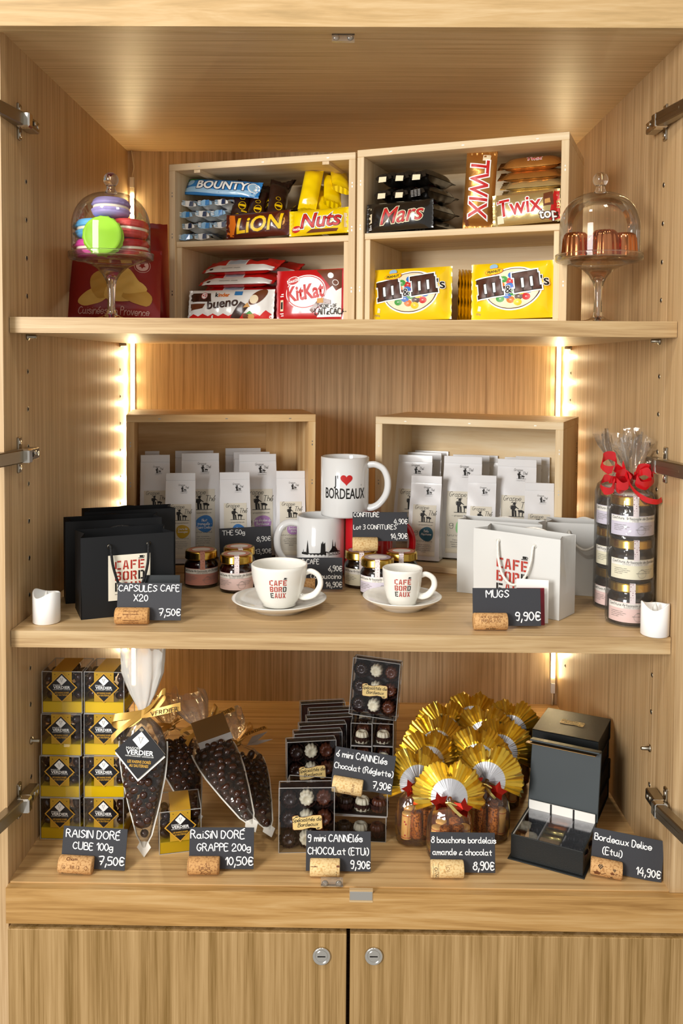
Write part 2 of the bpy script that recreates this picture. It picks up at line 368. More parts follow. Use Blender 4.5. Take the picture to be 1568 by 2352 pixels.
def hinge(py, sgn, z=None, px=60, droop=0.):
    p = at_panel(px, py, sgn); y, z = p.y, p.z
    root = MB().box(-.002, .0028, -.006, .006, -.024, .024, 'nickel', .001).lathe([(.0035, .0), (.0035, .0036), (.001, .0038)], 'chrome', 14, TR(0, 0, .017, ry=pi / 2)).lathe([(.0035, .0), (.0035, .0036), (.001, .0038)], 'chrome', 14, TR(0, 0, -.017, ry=pi / 2))
    h = root.build('hinge', cab); h.matrix_basis = TR(sgn * W, y, z, rz=0 if sgn < 0 else pi)
    s = 1 if sgn < 0 else -1
    a = MB().box(.002, .017, -.002, .034, -.008, .008, 'nickel', .0015).box(.0168, .0176, .004, .009, -.003, .003, 'dark_gap')
    a.lathe([(.0032, 0), (.0032, .001), (.001, .0012)], 'chrome', 14, TR(.017, .016, .002, ry=pi / 2)).lathe([(.003, 0), (.003, .001), (.001, .0012)], 'chrome', 14, TR(.017, .026, .0, ry=pi / 2))
    q = a.build('hinge_base', h)
    b = MB().box(.003, .021, -.018, -.003, -.0105, .0095, 'chrome', .002).box(.004, .018, -.0045, .001, -.0088, .0075, 'white_gloss', .001)
    k = b.build('hinge_knuckle', h)
    c = MB().box(-.062, .02, -.004, .010, -.009, .009, 'brushed', .0015).box(-.05, .012, .0095, .0103, -.0015, .0015, 'nickel')
    r = c.build('hinge_arm', h); r.matrix_basis = TR(.009, -.022, 0, rz=RD(80))
    if s < 0:                                 # mirrored for the right side
        q.rotation_euler = (0, 0, 0)
        for o in (q, k): o.scale = (1, -1, 1)
        r.matrix_basis = TR(.009, .022, 0, rz=RD(-80))
        r.scale = (1, 1, 1)
for py in (280, 1045, 1838): hinge(py, -1, px=42)
for py in (282, 1068, 1850): hinge(py, 1, px=1530)
# shelf-pin sleeves and pins
sm = MB().lathe([(.0036, -.003), (.0036, .0004), (.0026, .0006), (.0024, -.002), (.0001, -.002)], 'nickel', 14).add([(.0024 * cos(i * pi / 5), .0024 * sin(i * pi / 5), .0001) for i in range(10)], [tuple(range(10))], 'dark_gap')
s0 = sm.build('pin_sleeve', left); s0.matrix_basis = TR(-W, .086, .934, ry=pi / 2)
for sgn, par in ((-1, left), (1, right)):
    for k in range(0, 17):
        for yy in (.086, .5756):
            zz = .934 - .052 * k
            if abs(zz - .735) < .02 or abs(zz - .322) < .02 or (sgn < 0 and k == 0 and yy < .1): continue
            part(s0, par, TR(sgn * W, yy, zz, ry=-sgn * pi / 2))
pm = MB().lathe([(.0052, 0), (.0052, .002), (.0028, .0024), (.0026, .012), (.0015, .013), (.0001, .013)], 'nickel', 16)
p0 = None
for sgn, par in ((-1, left), (1, right)):
    for yy, zz in ((.086, S1 - .0235), (.5756, S1 - .0235), (.086, S2 - .0255), (.5756, S2 - .0255), (.086, .934 - .052 * 15)):
        T = TR(sgn * W, yy, zz, ry=-sgn * pi / 2)
        if p0 is None: p0 = pm.build('shelf_pin', par); p0.matrix_basis = T
        else: part(p0, par, T)
# led tapes in the two back corners
for sgn, ztop, zbot in ((-1, 1.035, .02), (1, 1.035, .045)):
    x = sgn * (W - .009)
    s = MB().box(x - .0045, x + .0045, D - .003, D - .0005, zbot, ztop, 'led_tape').box(x - .0032, x + .0032, D - .0052, D - .003, zbot + .012, ztop - .012, 'led_glow')
    led = s.build('led_tape', cab)
    z = ztop - .03; chip = None
    while z > zbot + .02:
        if chip is None: chip = MB().box(-.0022, .0022, -.0016, 0, -.003, .003, 'led_chip').build('led_chip', led, (x, D - .0052, z))
        else: c = part(chip, led); c.location = (x, D - .0052, z)
        z -= .05
    MB().box(x - .004, x + .004, D - .006, D - .0004, ztop, ztop + .02, 'white_gloss').tube([(x, D - .003, ztop + .02), (x - sgn * .004, D - .004, ztop + .04), (x, D - .006, ZT)], .0012, 'led_tape', 6).build('led_connector', led)
    if sgn > 0: MB().box(x - .004, x + .004, D - .006, D - .0004, zbot - .02, zbot, 'white_gloss').tube([(x, D - .003, zbot - .02), (x, D - .003, 0)], .0014, 'led_tape', 6).build('led_connector', led)
# door stops and catch
def bumper(px, py, z, dn):
    p = at(px, py, z=z); m = MB().box(-.0145, .0145, -.003, .003, 0, .0095 * dn, 'clear_plastic') if dn > 0 else MB().box(-.0145, .0145, -.003, .003, -.0095, 0, 'clear_plastic')
    for x in (-.009, .009): m.lathe([(.0042, 0), (.0042, .0012), (.003, .0022), (.0001, .0026)], 'clear_plastic', 18, TR(x, -.003, .0048 * dn, rx=pi / 2))
    m.build('door_bumper', cab, p)
bumper(788, 79, ZT, -1); bumper(762, 2034, 0, 1)
p = at(829, 2058, y=-.0105); MB().box(-.0150, .0150, -.0006, .003, -.0058, .0058, 'chrome', .0005).box(-.0153, .0153, .0, .004, -.0085, .0085, OH).build('strike_plate', cab, (p.x, -.0105, p.z))
# shelves
sh1 = MB().box(-W + .0008, W - .0008, .0225, .612, -.0205, -.0004, OH).box(-W + .0008, W - .0008, .0205, .0225, -.0205, 0, OE).box(-W + .0008, W - .0008, .0225, .612, -.0004, 0, OH).build('shelf', None, (0, 0, S1))
tag(sh1, 'upper oak shelf carrying the four candy compartments and both glass domes', 'shelf')
sh2 = MB().box(-W + .0008, W - .0008, .0175, .612, -.0225, -.0003, OH).box(-W + .0008, W - .0008, .0155, .0175, -.0225, 0, OE).build('shelf', None, (0, 0, S2))
tag(sh2, 'lower oak shelf carrying cups, tea bags and paper bags', 'shelf')
# ------------------------------------------------------------------ crates
def crate_wood(n, s, d='d3b68b', m_='e3caa1', l='efdcba', st=55):
    for a in 'XYZ': wood(n + '_' + a.lower(), a, d, m_, l, st, 2.5, .7, rough=.6, pores=.2, seed=s)
crate_wood('poplar', 11); crate_wood('pine', 21, 'b98a54', 'd9b27c', 'e9cb9a', 30); crate_wood('spruce', 31, 'd6b483', 'e6cda3', 'f0dfbf', 34)
mat('staple', '9a958c', .4, 1); mat('knot', '6b4526', .7)
class Crate:
    def __init__(s, FL, th, Wd, Dp, H, z, wname, label, shelf=None, name='wooden_crate', tb=.011):
        s.FL = Vector((FL[0], FL[1], z)); s.th = th; s.W = Wd; s.D = Dp; s.H = H; s.z = z; s.tb = tb; s.M = TR(FL[0], FL[1], z, rz=th)
        r = s.root = thing(name, label, 'crate', s.FL, th, 'open wooden crates used as display boxes'); X, Y, Z = (wname + a for a in ('_x', '_y', '_z')); t = tb; e = .0006
        MB().box(t, Wd - t, 0, Dp, 0, t * .8, X, e).build('bottom_board', r)
        m = MB().box(0, Wd, 0, Dp, H - t, H, X, e)
        for u in (.17, .52, .86): m.box(Wd * u - .002, Wd * u + .002, -.0002, .002, H - t * .62, H - t * .5, 'staple')
        m.build('top_board', r)
        for x0, x1 in ((0, t), (Wd - t, Wd)):
            m = MB().box(x0, x1, .0, Dp, 0, H - t, Z, e)
            for v in (.2, .55, .8): m.box(x0 + t * .45, x0 + t * .6, -.0002, .002, H * v, H * v + .003, 'staple'); m.box(x0 + t * .45, x0 + t * .6, -.0002, .002, H * v + .006, H * v + .008, 'staple')
            m.build('side_board', r)
        MB().box(t, Wd - t, Dp - .008, Dp - .001, t * .8, H - t, X).build('back_board', r)
        if shelf:
            MB().box(t + .0005, Wd - t - .0005, .004, Dp - .0085, shelf, shelf + .0095, X, e).build('shelf_board', r)
            for x0 in (t + .0002, Wd - t - .0092): MB().box(x0, x0 + .009, .006, Dp - .009, t * .8, shelf, Z, e).build('shelf_support', r)
    def at(s, px, py, d=0.):
        n = Vector((sin(s.th), -cos(s.th), 0)); p0 = s.FL - n * d; dr = RC @ Vector(((px - CX) / FP, 1, -(py - CY) / FP))
        return CAM + dr * ((p0 - CAM).dot(n) / dr.dot(n))
    def loc(s, px, py, d=0.): p = s.M.inverted() @ s.at(px, py, d); return p
    def mx(s, x, y, z, rx=0, ry=0, rz=0): return s.M @ TR(x, y, z, rx, ry, rz)
HT = .272
def top_crate(a, b, label):
    A = at(*a, z=S1 + HT); B = at(*b, z=S1 + HT); v = B - A
    return Crate(A, atan2(v.y, v.x), hypot(v.x, v.y), .175, HT, S1, 'poplar', label, .135)
TL = top_crate((388, 378), (816.5, 349), 'pale wooden crate with a middle shelf, left one of the top pair')
TRc = top_crate((820.5, 345), (1308, 302), 'pale wooden crate with a middle shelf, right one of the top pair')
# two notched battens under the left crate's lid
for u in (.14, .83): MB().box(TL.W * u, TL.W * u + .011, .0015, TL.D - .009, HT - .016, HT - .0112, 'poplar_y').build('batten', TL.root)
MLth = RD(11); MRth = RD(-22)
ML = Crate((-.048 - .318 * cos(MLth), .388 - .318 * sin(MLth)), MLth, .318, .175, .268, S2, 'pine', 'knotty pine crate holding tea bags, left one on the lower shelf', tb=.0125)
MR = Crate((.0555, .409), MRth, .322, .175, .264, S2, 'spruce', 'pale crate holding tea bags, right one behind the white paper bags', tb=.0125)
for c, col in ((ML, 'pine_z'),): MB().box(c.W - .07, c.W - .0127, c.D - .0105, c.D - .0082, .0105, c.H - .013, col).build('back_slat', c.root)
m = MB().text('RETOUR A', 0, 0, .016, lambda u, v, o: (MR.W + .0001 + o, .15 + v, .22 - u), 'black_plastic', al='L', sx=.8); m.build('stencil', MR.root)
# ------------------------------------------------------------------ flow-wrapped sweets
def pillow(mb, w, h, t, m, seal=.009, nx=26, nz=10, p=.5, wr=.0006, seed=0, mf=None, teeth=1, back=None, T=None):
    """sealed wrapper standing upright: x = length, z = height from 0, fat in y; crimped seals at both ends"""
    rn = random.Random(seed); ph = [rn.uniform(0, 6) for _ in range(6)]
    def th(u, v):
        d = min(u, w - u)
        if d <= seal: return .0004
        a = min(1, (d - seal) / (w * .22 if p < .9 else w * .5 - seal)); b = max(0, 1 - (2 * v / h - 1) ** 2)
        return .0004 + t / 2 * (1 - (1 - a) ** 2) ** .5 * b ** p + wr * sin(u * 310 + ph[0]) * sin(v * 170 + ph[1]) * b * (a > 0)
    def edge(u):
        d = min(u, w - u); k = (math.floor(d / .0016) % 2) * .0007 if 0 else 0
        return k
    def F(u, v, o=0.):                      # u from -w/2..w/2
        uu = min(max(u + w / 2, 0), w); vv = min(max(v, 0), h)
        a = min(1, max(0, (min(uu, w - uu) - seal) / (w * .2))); fl = (1 - a) * .0012 * sin(vv * 900 + ph[2]) * (min(uu, w - uu) < seal * 1.1)
        return (u, -th(uu, vv) - o + fl, v)
    def edgev(v, s): return .0007 * ((int(v * nz + .5)) % 2) * teeth
    def ff(s, r): return F(-w / 2 + s * w + (edgev(r, s) if s == 0 else -edgev(r, s) if s == 1 else 0), r * h)
    def fb(s, r): x, y, z = ff(s, r); return (x, -y, z)
    mb.grid(ff, nx, nz, m, True, T, mf)
    mb.grid(lambda s, r: fb(1 - s, r), nx, nz, back or m, True, T)
    for k in range(2, nx): pass
    return F
mat('w_white', 'f2f2ee', .3, coat=.5); mat('w_red', 'c01018', .28, coat=.6); mat('w_bred', 'd8231f', .28, coat=.6); mat('w_black', '17130f', .25, coat=.8)
mat('w_yellow', 'f8cf06', .28, coat=.7); mat('w_nuts', 'f7d400', .25, coat=.7); mat('w_lion', '51160a', .3, coat=.6); mat('w_dkbrown', '2e140b', .3, coat=.6); mat('w_blue', '2f7fc2', .25, coat=.6)
mat('w_ltblue', '9cc7e6', .3, coat=.5); mat('w_navy', '16284e', .4); mat('w_gold', 'c9a15c', .22, .75, bump=.15, bscale=120); mat('w_palegold', 'd9c083', .24, .7, bump=.15, bscale=120); mat('w_caramel', 'bd8340', .24, .7, bump=.15, bscale=120)
mat('ink', '151210', .6); mat('ink_white', 'fbfbf8', .45); mat('ink_grey', '8d8a86', .6); mat('choc', '3a1e12', .35, coat=.3); mat('choc_milk', '6d3a1e', .35, coat=.3); mat('wafer', 'd9a25a', .6)
mat('cream', 'f3e4c0', .5); mat('p_green', '3f9a3c', .4); mat('p_orange', 'e2761a', .4); mat('p_red', 'c8201e', .4); mat('p_blue', '2f6fc4', .4); mat('p_yellow', 'f5c800', .4); mat('p_brown', '4a2412', .4)
mat('silver_in', 'b9b9bd', .3, .9)
BAR = {}
def bar(kind, w, h, t, **k): pass
def sweets(name, label, cat, group, C, px, py, d, rx=0, ry=0, rz=0, dx=0, dy=0, dz=0):
    """a thing standing in crate C, base centre seen at pixel px,py on the plane d behind the crate's front"""
    p = C.loc(px, py, d); o = thing(name, label, cat, group=group); o.matrix_basis = C.mx(p.x + dx, p.y + dy, p.z + dz, rx, ry, rz); return o
def zrow(C, up): return (.145 if up else .0092)
def put(name, label, cat, group, C, pxl, pxr, up, d, rx=-.12, ry=0, rz=0, dz=0, py=700):
    """stands on the crate's bottom or middle shelf between two pixels; returns (root, width)"""
    py = 545 if up else 720
    a = C.loc(pxl, py, d); b = C.loc(pxr, py, d); o = thing(name, label, cat, group=group)
    o.matrix_basis = C.mx((a.x + b.x) / 2, d, zrow(C, up) + dz + .0012, rx, ry, rz); return o, b.x - a.x
def slab_m(mb, x, y, s, F, m, layer, ex=0., rot=0.):
    R = [(.00, .26, 0, .92), (.46, .72, 0, .8), (.92, 1.18, 0, .8), (-.08, .34, 0, .15), (.39, .79, 0, .15), (.85, 1.26, 0, .15), (-.1, .2, .8, .98), (.2, .66, .72, .98), (.66, 1.12, .72, .98)]
    c, d = cos(rot), sin(rot)
    for x0, x1, y0, y1 in R:
        q = [(x0 - ex, y0 - ex), (x1 + ex, y0 - ex), (x1 + ex, y1 + ex), (x0 - ex, y1 + ex)]
        mb.poly([(x + (a * c - b * d) * s, y + (a * d + b * c) * s) for a, b in q], F, m, layer, .005)
# --- yellow peanut bags
def peanut_bag(root, w, h, t=.026, seed=1, face=True):
    mb = MB(); F = pillow(mb, w, h, t, 'w_yellow', seal=.007, nx=34, nz=14, p=.6, wr=.0009, seed=seed)
    if face:
        k = w / .125; r = RD(7); cx, cy = .002 * k, h * .52
        mb.disc(cx, cy, .043 * k, .032 * k, F, 'ink_white', 1, 40, rot=r); mb.disc(cx, cy, .0408 * k, .0298 * k, F, 'p_brown', 2, 40, rot=r); mb.disc(cx, cy, .0395 * k, .0287 * k, F, 'cream', 3, 40, rot=r)
        rn = random.Random(3); cc = ['p_red', 'p_blue', 'p_green', 'p_orange', 'p_brown', 'p_yellow']
        for i in range(26):
            a = i * 2.4; q = (i / 26) ** .5; X, Y = cx + .033 * k * q * cos(a), cy + .0225 * k * q * sin(a); mb.disc(X, Y, .0062 * k, .005 * k, F, cc[i % 6], 4 + i % 3 * .3, 12); mb.text('m', X, Y - .001, .004 * k, F, 'ink_white', 5.5)
        s = .0285 * k
        for ex, mm, ly in ((.10, 'ink_white', 7), (.035, 'ink', 8), (0, 'p_brown', 9)):
            slab_m(mb, -.047 * k, h * .36, s, F, mm, ly, ex, r); slab_m(mb, .0075 * k, h * .36 + .0068 * k, s, F, mm, ly, ex, r)
        for b, mm, ly in ((.09, 'ink_white', 10), (.02, 'ink', 11)):
            mb.text('&', -.0035 * k, h * .36 + .006 * k, .0165 * k, F, mm, ly, bold=b * .6, rot=r); mb.text("'s", .0485 * k, h * .36 + .016 * k, .021 * k, F, mm, ly, bold=b * .6, rot=r)
        mb.disc(-.026 * k, h * .83, .0135 * k, .0052 * k, F, 'p_orange', 10, 24, rot=.12); mb.disc(-.026 * k, h * .83, .0125 * k, .0044 * k, F, 'p_yellow', 11, 24, rot=.12); mb.text('PEANUT', -.026 * k, h * .83 - .0018 * k, .0052 * k, F, 'ink', 12, bold=.03, rot=.12)
        mb.disc(-.027 * k, h * .92, .006 * k, .0045 * k, F, 'w_ltblue', 9, 16)
        mb.poly([(-.052 * k, h * .15), (-.047 * k, h * .14), (-.046 * k, h * .22), (-.050 * k, h * .24)], F, 'cream', 2)
        mb.hand('100g', -.056 * k, h * .08, .003 * k, F, 'ink_grey', .12, 2)
    return mb.build('wrapper', root)
PG = 'yellow bags of peanut sweets'
o, w = put('sweets_bag', 'yellow bag of peanut sweets at the left of the lower right compartment', 'sweets', PG, TRc, 853, 1037, 0, .022, rx=-.1, ry=RD(-1)); peanut_bag(o, w, .081, seed=4)
o, w = put('sweets_bag', 'yellow bag of peanut sweets at the right, next to the glass stand', 'sweets', PG, TRc, 1082, 1277, 0, .018, rx=-.08, ry=RD(-1.5)); peanut_bag(o, w, .084, seed=9)
pb = None; ords = ['nearest the left bag', 'second from the left bag', 'in the middle of the gap', 'fourth from the left bag', 'nearest the right bag']
for i in range(5):
    p = TRc.loc(1041 + i * 10, 720, .035); M = TRc.mx(p.x + .002, .085, .0092, 0, RD(2 - i), RD(96 - 2 * i)); L = 'yellow sweets bag seen edge-on between the two front bags, ' + ords[i]
    if pb is None: pb = thing('sweets_bag', L, 'sweets', group=PG + ' seen edge-on'); peanut_bag(pb, .10, .078, .0072, 5, False); pb.matrix_basis = M
    else: dup(pb, M=M, label=L)
# one more bag stacked behind each of the two
for x0, x1, s_, L in ((872, 1030, 14, 'yellow sweets bag standing hidden right behind the left peanut bag'), (1100, 1275, 15, 'yellow sweets bag standing right behind the right peanut bag')):
    o, w = put('sweets_bag', L, 'sweets', PG, TRc, x0, x1, 0, .055, rx=-.05); peanut_bag(o, w, .078, .016, s_, False)
# --- black bars with red script
def end_bar(root, L, w, t, m, endcol=None, seed=0, patch=None, side=None):
    """bar lying flat, pointing away from the viewer: near seal at y=0"""
    T = TR(0, L / 2, t / 2, rz=pi / 2) @ TR(0, 0, 0, rx=-pi / 2) @ TR(0, 0, -w / 2); mb = MB()
    rn = random.Random(seed); mf = None
    if endcol: mf = lambda u, v: endcol if (u < .13 or u > .88) else None
    F = pillow(mb, L, w, t, m, seal=.012, nx=24, nz=8, p=.5, wr=.0009, seed=seed, mf=mf, T=T)
    G = lambda u, v, o: T @ Vector(F(u, v, o))
    if patch: patch(mb, G, L, w)
    # puckered near end
    n = 9; v = []; q = .0016
    for i in range(n): x = -w / 2 + w * i / (n - 1); v += [(x, -.001 + q * (i % 2) + rn.uniform(-.0006, .0006), t / 2 + .0045 * (1 - (2 * i / (n - 1) - 1) ** 2) + rn.uniform(-.001, .001)), (x, -.0016 + q * ((i + 1) % 2), t / 2 - .0062 * (1 - .4 * (2 * i / (n - 1) - 1) ** 2))]
    mb.add(v, [(2 * i, 2 * i + 1, 2 * i + 3, 2 * i + 2) for i in range(n - 1)], endcol or m, False)
    if side: side(mb, L, w, t)
    return mb, v, n
def finish(mb, root, name='wrapper'): return mb.build(name, root)
MG = 'black wrapped chocolate bars'
kinds = []
for k in range(2):
    def pt(mb, G, L, w, k=k):
        mb.text('Mars', -.01, w * .35, .012, G, 'p_red', 2, shear=.3)
    mb, v, n = end_bar(None, .105, .029, .0248, 'w_black', seed=30 + k, patch=pt)
    if k == 0: mb.add([(-.008, -.0028, .004), (.006, -.0032, .0035), (.0065, -.0026, .0115), (-.007, -.0024, .0125)], [(0, 1, 2, 3)], 'cream')
    else:
        for i in range(5):
            for j in range(3): mb.box(-.009 + j * .0062, -.0045 + j * .0062, -.0033, -.0026, .004 + i * .0022, .0052 + i * .0022, 'ink_grey')
    kinds.append(mb)
rowsn = ['bottom', 'second', 'third', 'top']; coln = ['left', 'middle', 'right']
protoM = {}
for r in range(4):
    for c_ in range(3):
        k = 0 if (r == 3 or (r == 2 and c_ < 2)) else 1
        p = TRc.loc(877 + c_ * 39, 520, .02); x = p.x + R0.uniform(-.001, .001) + (.004 if r == 0 else .0)
        M = TRc.mx(x, .026 + (0.014 if r == 0 else 0) + R0.uniform(-.002, .002), .145 + r * .0255, 0, RD(R0.uniform(-4, 4)), RD(-14 + R0.uniform(-3, 3)))
        L = 'black chocolate bar seen end-on, %s row of the pile, %s' % (rowsn[r], coln[c_])
        if k not in protoM: o = protoM[k] = thing('chocolate_bar', L, 'chocolate bar', group=MG); kinds[k].build('wrapper', o); o.matrix_basis = M
        else: dup(protoM[k], M=M, label=L)
def front_bar(name, label, C, x0, x1, up, d, h, t, m, deco, ry=0, rz=0, rx=-.1, group=None, seed=0, dz=0, p=.5, cat='chocolate bar', mf=None, wr=.0007, back=None):
    o, w = put(name, label, cat, group, C, x0, x1, up, d, rx, ry, rz, dz); mb = MB()
    F = pillow(mb, w, h, t, m, seal=.006, nx=34, nz=12, p=p, seed=seed, mf=mf, wr=wr, back=back); deco(mb, F, w, h); mb.build('wrapper', o); return o
def d_mars(mb, F, w, h):
    for b, m_, l in ((.045, 'cream', 2), (.015, 'p_brown', 3), (0, 'p_red', 4)): mb.text('Mars', .004, h * .24, h * .78, F, m_, l, bold=b, shear=.35, sx=.98, rot=.06, ml=.006)
    mb.rect(-w * .46, -w * .40, h * .3, h * .62, F, 'cream', 2); mb.hand('51g', -w * .47, h * .78, .003, F, 'cream', .14, 2)
    for i in range(4): mb.rect(-w * .46, -w * .41, h * (.08 + .045 * i), h * (.1 + .045 * i), F, 'ink_white', 2)
front_bar('chocolate_bar', 'black chocolate bar with red script lying in front of its pile', TRc, 842, 995, 1, .006, .045, .022, 'w_black', d_mars, ry=RD(-2), seed=2)
# --- gold caramel bars
def d_twix(mb, F, w, h):
    for b, m_, l in ((.06, 'ink_white', 3), (.012, 'p_red', 4)): mb.text('TWIX', -.002, h * .2, h * .84, F, m_, l, bold=b, shear=.12, sx=.86, ml=.006)
    mb.rect(-w * .44, -w * .36, h * .55, h * .8, F, 'cream', 2)
    mb.poly([(w * .3, h * .05), (w * .47, h * .05), (w * .47, h * .3)], F, 'choc_milk', 2)
p = TRc.loc(1118, 470, .03); o = thing('chocolate_bar', 'gold and red caramel biscuit bar standing upright on its end', 'chocolate bar', group='gold caramel biscuit bars')
o.matrix_basis = TRc.mx(p.x - .012, .034, .145 + .06, RD(-6), RD(90 + 3), 0); mb = MB(); F = pillow(mb, .118, .046, .02, 'w_caramel', nx=34, nz=12, seed=8, T=TR(0, 0, -.023)); G = lambda u, v, q: (lambda a: (a[0], a[1], a[2] - .023))(F(u, v, q)); d_twix(mb, G, .118, .046); mb.build('wrapper', o)
nm = ['lowest', 'second from the bottom', 'middle', 'fourth from the bottom', 'topmost, with small red lettering']
for i in range(5):
    kc = 'w_palegold' if i < 3 else 'w_caramel'
    mb = MB(); T = TR(0, 0, .007, rx=-RD(62)) @ TR(0, 0, -.015); F = pillow(mb, .1, .032, .0145 if i < 4 else .019, kc, nx=26, nz=8, seed=40 + i, T=T); G = lambda u, v, q: T @ Vector(F(u, v, q))
    if i == 4:
        for b, m_, l in ((.06, 'ink_white', 3), (.01, 'p_red', 4)): mb.text('Twix', .004, .006, .011, G, m_, l, bold=b, shear=.1)
    else:
        for j in range(6): mb.rect(.043 + .001 * (j % 2), .046 + .001 * (j % 2), .004 + j * .004, .006 + j * .004, G, 'p_orange', 2)
    p = TRc.loc(1228, 500, .05); o = thing('chocolate_bar', 'gold wrapped biscuit bar in the flat stack, ' + nm[i], 'chocolate bar', group='flat stack of gold biscuit bars'); o.matrix_basis = TRc.mx(p.x - (.006 if i > 2 else .002), .056, .145 + .034 + .0135 * i + (.003 if i == 4 else 0), 0, RD(-1), 0); mb.build('wrapper', o)
# two hidden bars carry the stack
for i in range(2):
    mb = MB(); T = TR(0, 0, .008, rx=-pi / 2) @ TR(0, 0, -.016); pillow(mb, .1, .032, .016, 'w_palegold', nx=20, nz=8, seed=50 + i, T=T); p = TRc.loc(1228, 500, .05); o = thing('chocolate_bar', 'gold wrapped biscuit bar at the foot of the flat stack, ' + ('lower', 'upper')[i] + ' one', 'chocolate bar', group='flat stack of gold biscuit bars'); o.matrix_basis = TRc.mx(p.x - .002, .06, .145 + .017 * i); mb.build('wrapper', o)
def d_top(mb, F, w, h):
    mb.poly([(w * .34, 0.002), (w * .49, .002), (w * .49, h * .98), (w * .42, h * .98)], F, 'p_red', 1.5)
    mb.poly([(w * .27, h * .45), (w * .41, h * .5), (w * .40, h * .92), (w * .27, h * .86)], F, 'choc_milk', 2.2); mb.poly([(w * .29, h * .52), (w * .37, h * .56), (w * .36, h * .7), (w * .29, h * .66)], F, 'wafer', 3)
    for b, m_, l in ((.055, 'ink_white', 3.4), (.012, 'p_red', 4.4)): mb.text('Twix', -.008, h * .3, h * .74, F, m_, l, bold=b, rot=.07, sx=.9, ml=.006)
    for b, m_, l in ((.07, 'p_brown', 5), (.02, 'ink_white', 6)): mb.text('top', w * .34, h * .1, h * .4, F, m_, l, bold=b, rot=.05)
    mb.rect(-w * .42, -w * .32, h * .06, h * .3, F, 'cream', 2)
front_bar('chocolate_bar', 'pale gold biscuit bar with a red corner lying in front of the gold stack', TRc, 1131, 1287, 1, .012, .047, .02, 'w_palegold', d_top, ry=RD(-3), seed=11, dz=.001, group=None)
# --- left crate, upper: blue coconut bars, brown bars, yellow bars
BG = 'white and blue coconut bars seen end-on'
def ptb(mb, G, L, w):
    mb.rect(-L * .44, -L * .33, w * .1, w * .9, G, 'w_ltblue', 2); mb.rect(-L * .30, -L * .2, w * .3, w * .62, G, 'w_navy', 2); mb.rect(-L * .1, L * .3, w * .1, w * .9, G, 'w_blue', 2)
pb = {}
for r in range(4):
    for c_ in range(3 if r else 2):
        k = (r + c_) % 2
        M = TL.mx(TL.loc(427 + c_ * 38 + (r % 2) * 4, 500, .02).x, .018 + .004 * (r % 2), .145 + r * .0188, RD(R0.uniform(-3, 2)), RD(R0.uniform(-7, 7)), RD(R0.uniform(-14, 8)))
        L = 'white and blue coconut bar end, %s row of the pile, %s' % (rowsn[r], coln[c_])
        if k not in pb:
            mb, v, n = end_bar(None, .105, .0268, .0185, 'w_white', 'w_ltblue' if k == 0 else 'w_white', 60 + k, ptb)
            mb.add([(.002, -.0034, .004), (.009, -.003, .0045), (.009, -.0026, .013), (.0025, -.0028, .0125)], [(0, 1, 2, 3)], 'w_navy' if k else 'w_blue')
            for i in range(3): mb.box(-.011, -.006, -.0034, -.0024, .006 + i * .0026, .0072 + i * .0026, 'w_ltblue' if k else 'ink_white')
            o = pb[k] = thing('chocolate_bar', L, 'chocolate bar', group=BG); mb.build('wrapper', o); o.matrix_basis = M
        else: dup(pb[k], M=M, label=L)
def d_bounty(mb, F, w, h):
    mb.poly([(-w * .48, h * .1), (-w * .2, h * .06), (0, h * .03), (w * .46, h * .04), (w * .46, h * .3), (0, h * .2), (-w * .3, h * .35), (-w * .48, h * .3)], F, 'w_ltblue', 1); mb.poly([(-w * .3, h * .82), (-w * .16, h * .97), (-w * .42, h * .95), (-w * .47, h * .8)], F, 'p_green', 1)
    mb.disc(-w * .38, h * .62, h * .2, h * .2, F, 'w_ltblue', 2, 16)
    for b, m_, l in ((.075, 'w_navy', 3), (.03, 'ink_white', 4)): mb.text('BOUNTY', .004, h * .26, h * .66, F, m_, l, bold=b, shear=.02, sx=1.0, ml=.006)
    mb.disc(w * .42, h * .5, h * .3, h * .3, F, 'ink_white', 2, 20); mb.disc(w * .42, h * .5, h * .24, h * .24, F, 'w_ltblue', 3, 20)
p = TL.loc(497, 430, .03); o = thing('chocolate_bar', 'blue coconut bar with white lettering lying across the top of its pile', 'chocolate bar'); mb = MB(); F = pillow(mb, .143, .034, .018, 'w_blue', nx=34, nz=10, seed=77, T=None); d_bounty(mb, F, .143, .034); mb.build('wrapper', o); o.matrix_basis = TL.mx(p.x, .038, .145 + 4 * .0188 + .003, RD(-32), RD(5), RD(3))
LG = 'dark brown wafer bars seen end-on'
def ptl(mb, G, L, w):
    mb.ring(-L * .25, w * .5, .0075, .006, .0012, G, 'p_yellow', 2, 16); mb.rect(-L * .27, -L * .23, w * .3, w * .7, G, 'p_yellow', 2); mb.rect(-L * .4, -L * .38, w * .2, w * .8, G, 'p_yellow', 2); mb.rect(-L * .36, -L * .34, w * .2, w * .5, G, 'p_yellow', 2); mb.ring(-L * .08, w * .55, .004, .004, .0008, G, 'p_yellow', 2, 14)
lb = None; lp = [(560, 470, .052, .030, 50, 24, 'leaning against the coconut bars'), (596, 480, .046, .022, 48, 20, 'lying in front of the leaning bar'), (626, 462, .07, .040, 42, -16, 'lying highest at the back'), (641, 486, .05, .026, 50, 30, 'nearest the yellow bars'), (668, 470, .085, .036, 20, -32, 'sticking out behind on the right')]
for x, y, d, dz, rx, rz, L in lp:
    p = TL.loc(x, y, d); M = TL.mx(p.x, d - .02, .145 + dz, RD(rx), RD(rz * .4), RD(rz)); L = 'dark brown wafer bar with gold print, ' + L
    if lb is None: mb, v, n = end_bar(None, .1, .032, .019, 'w_dkbrown', None, 80, ptl); lb = o = thing('chocolate_bar', L, 'chocolate bar', group=LG); mb.build('wrapper', o); o.matrix_basis = M
    else: dup(lb, M=M, label=L)
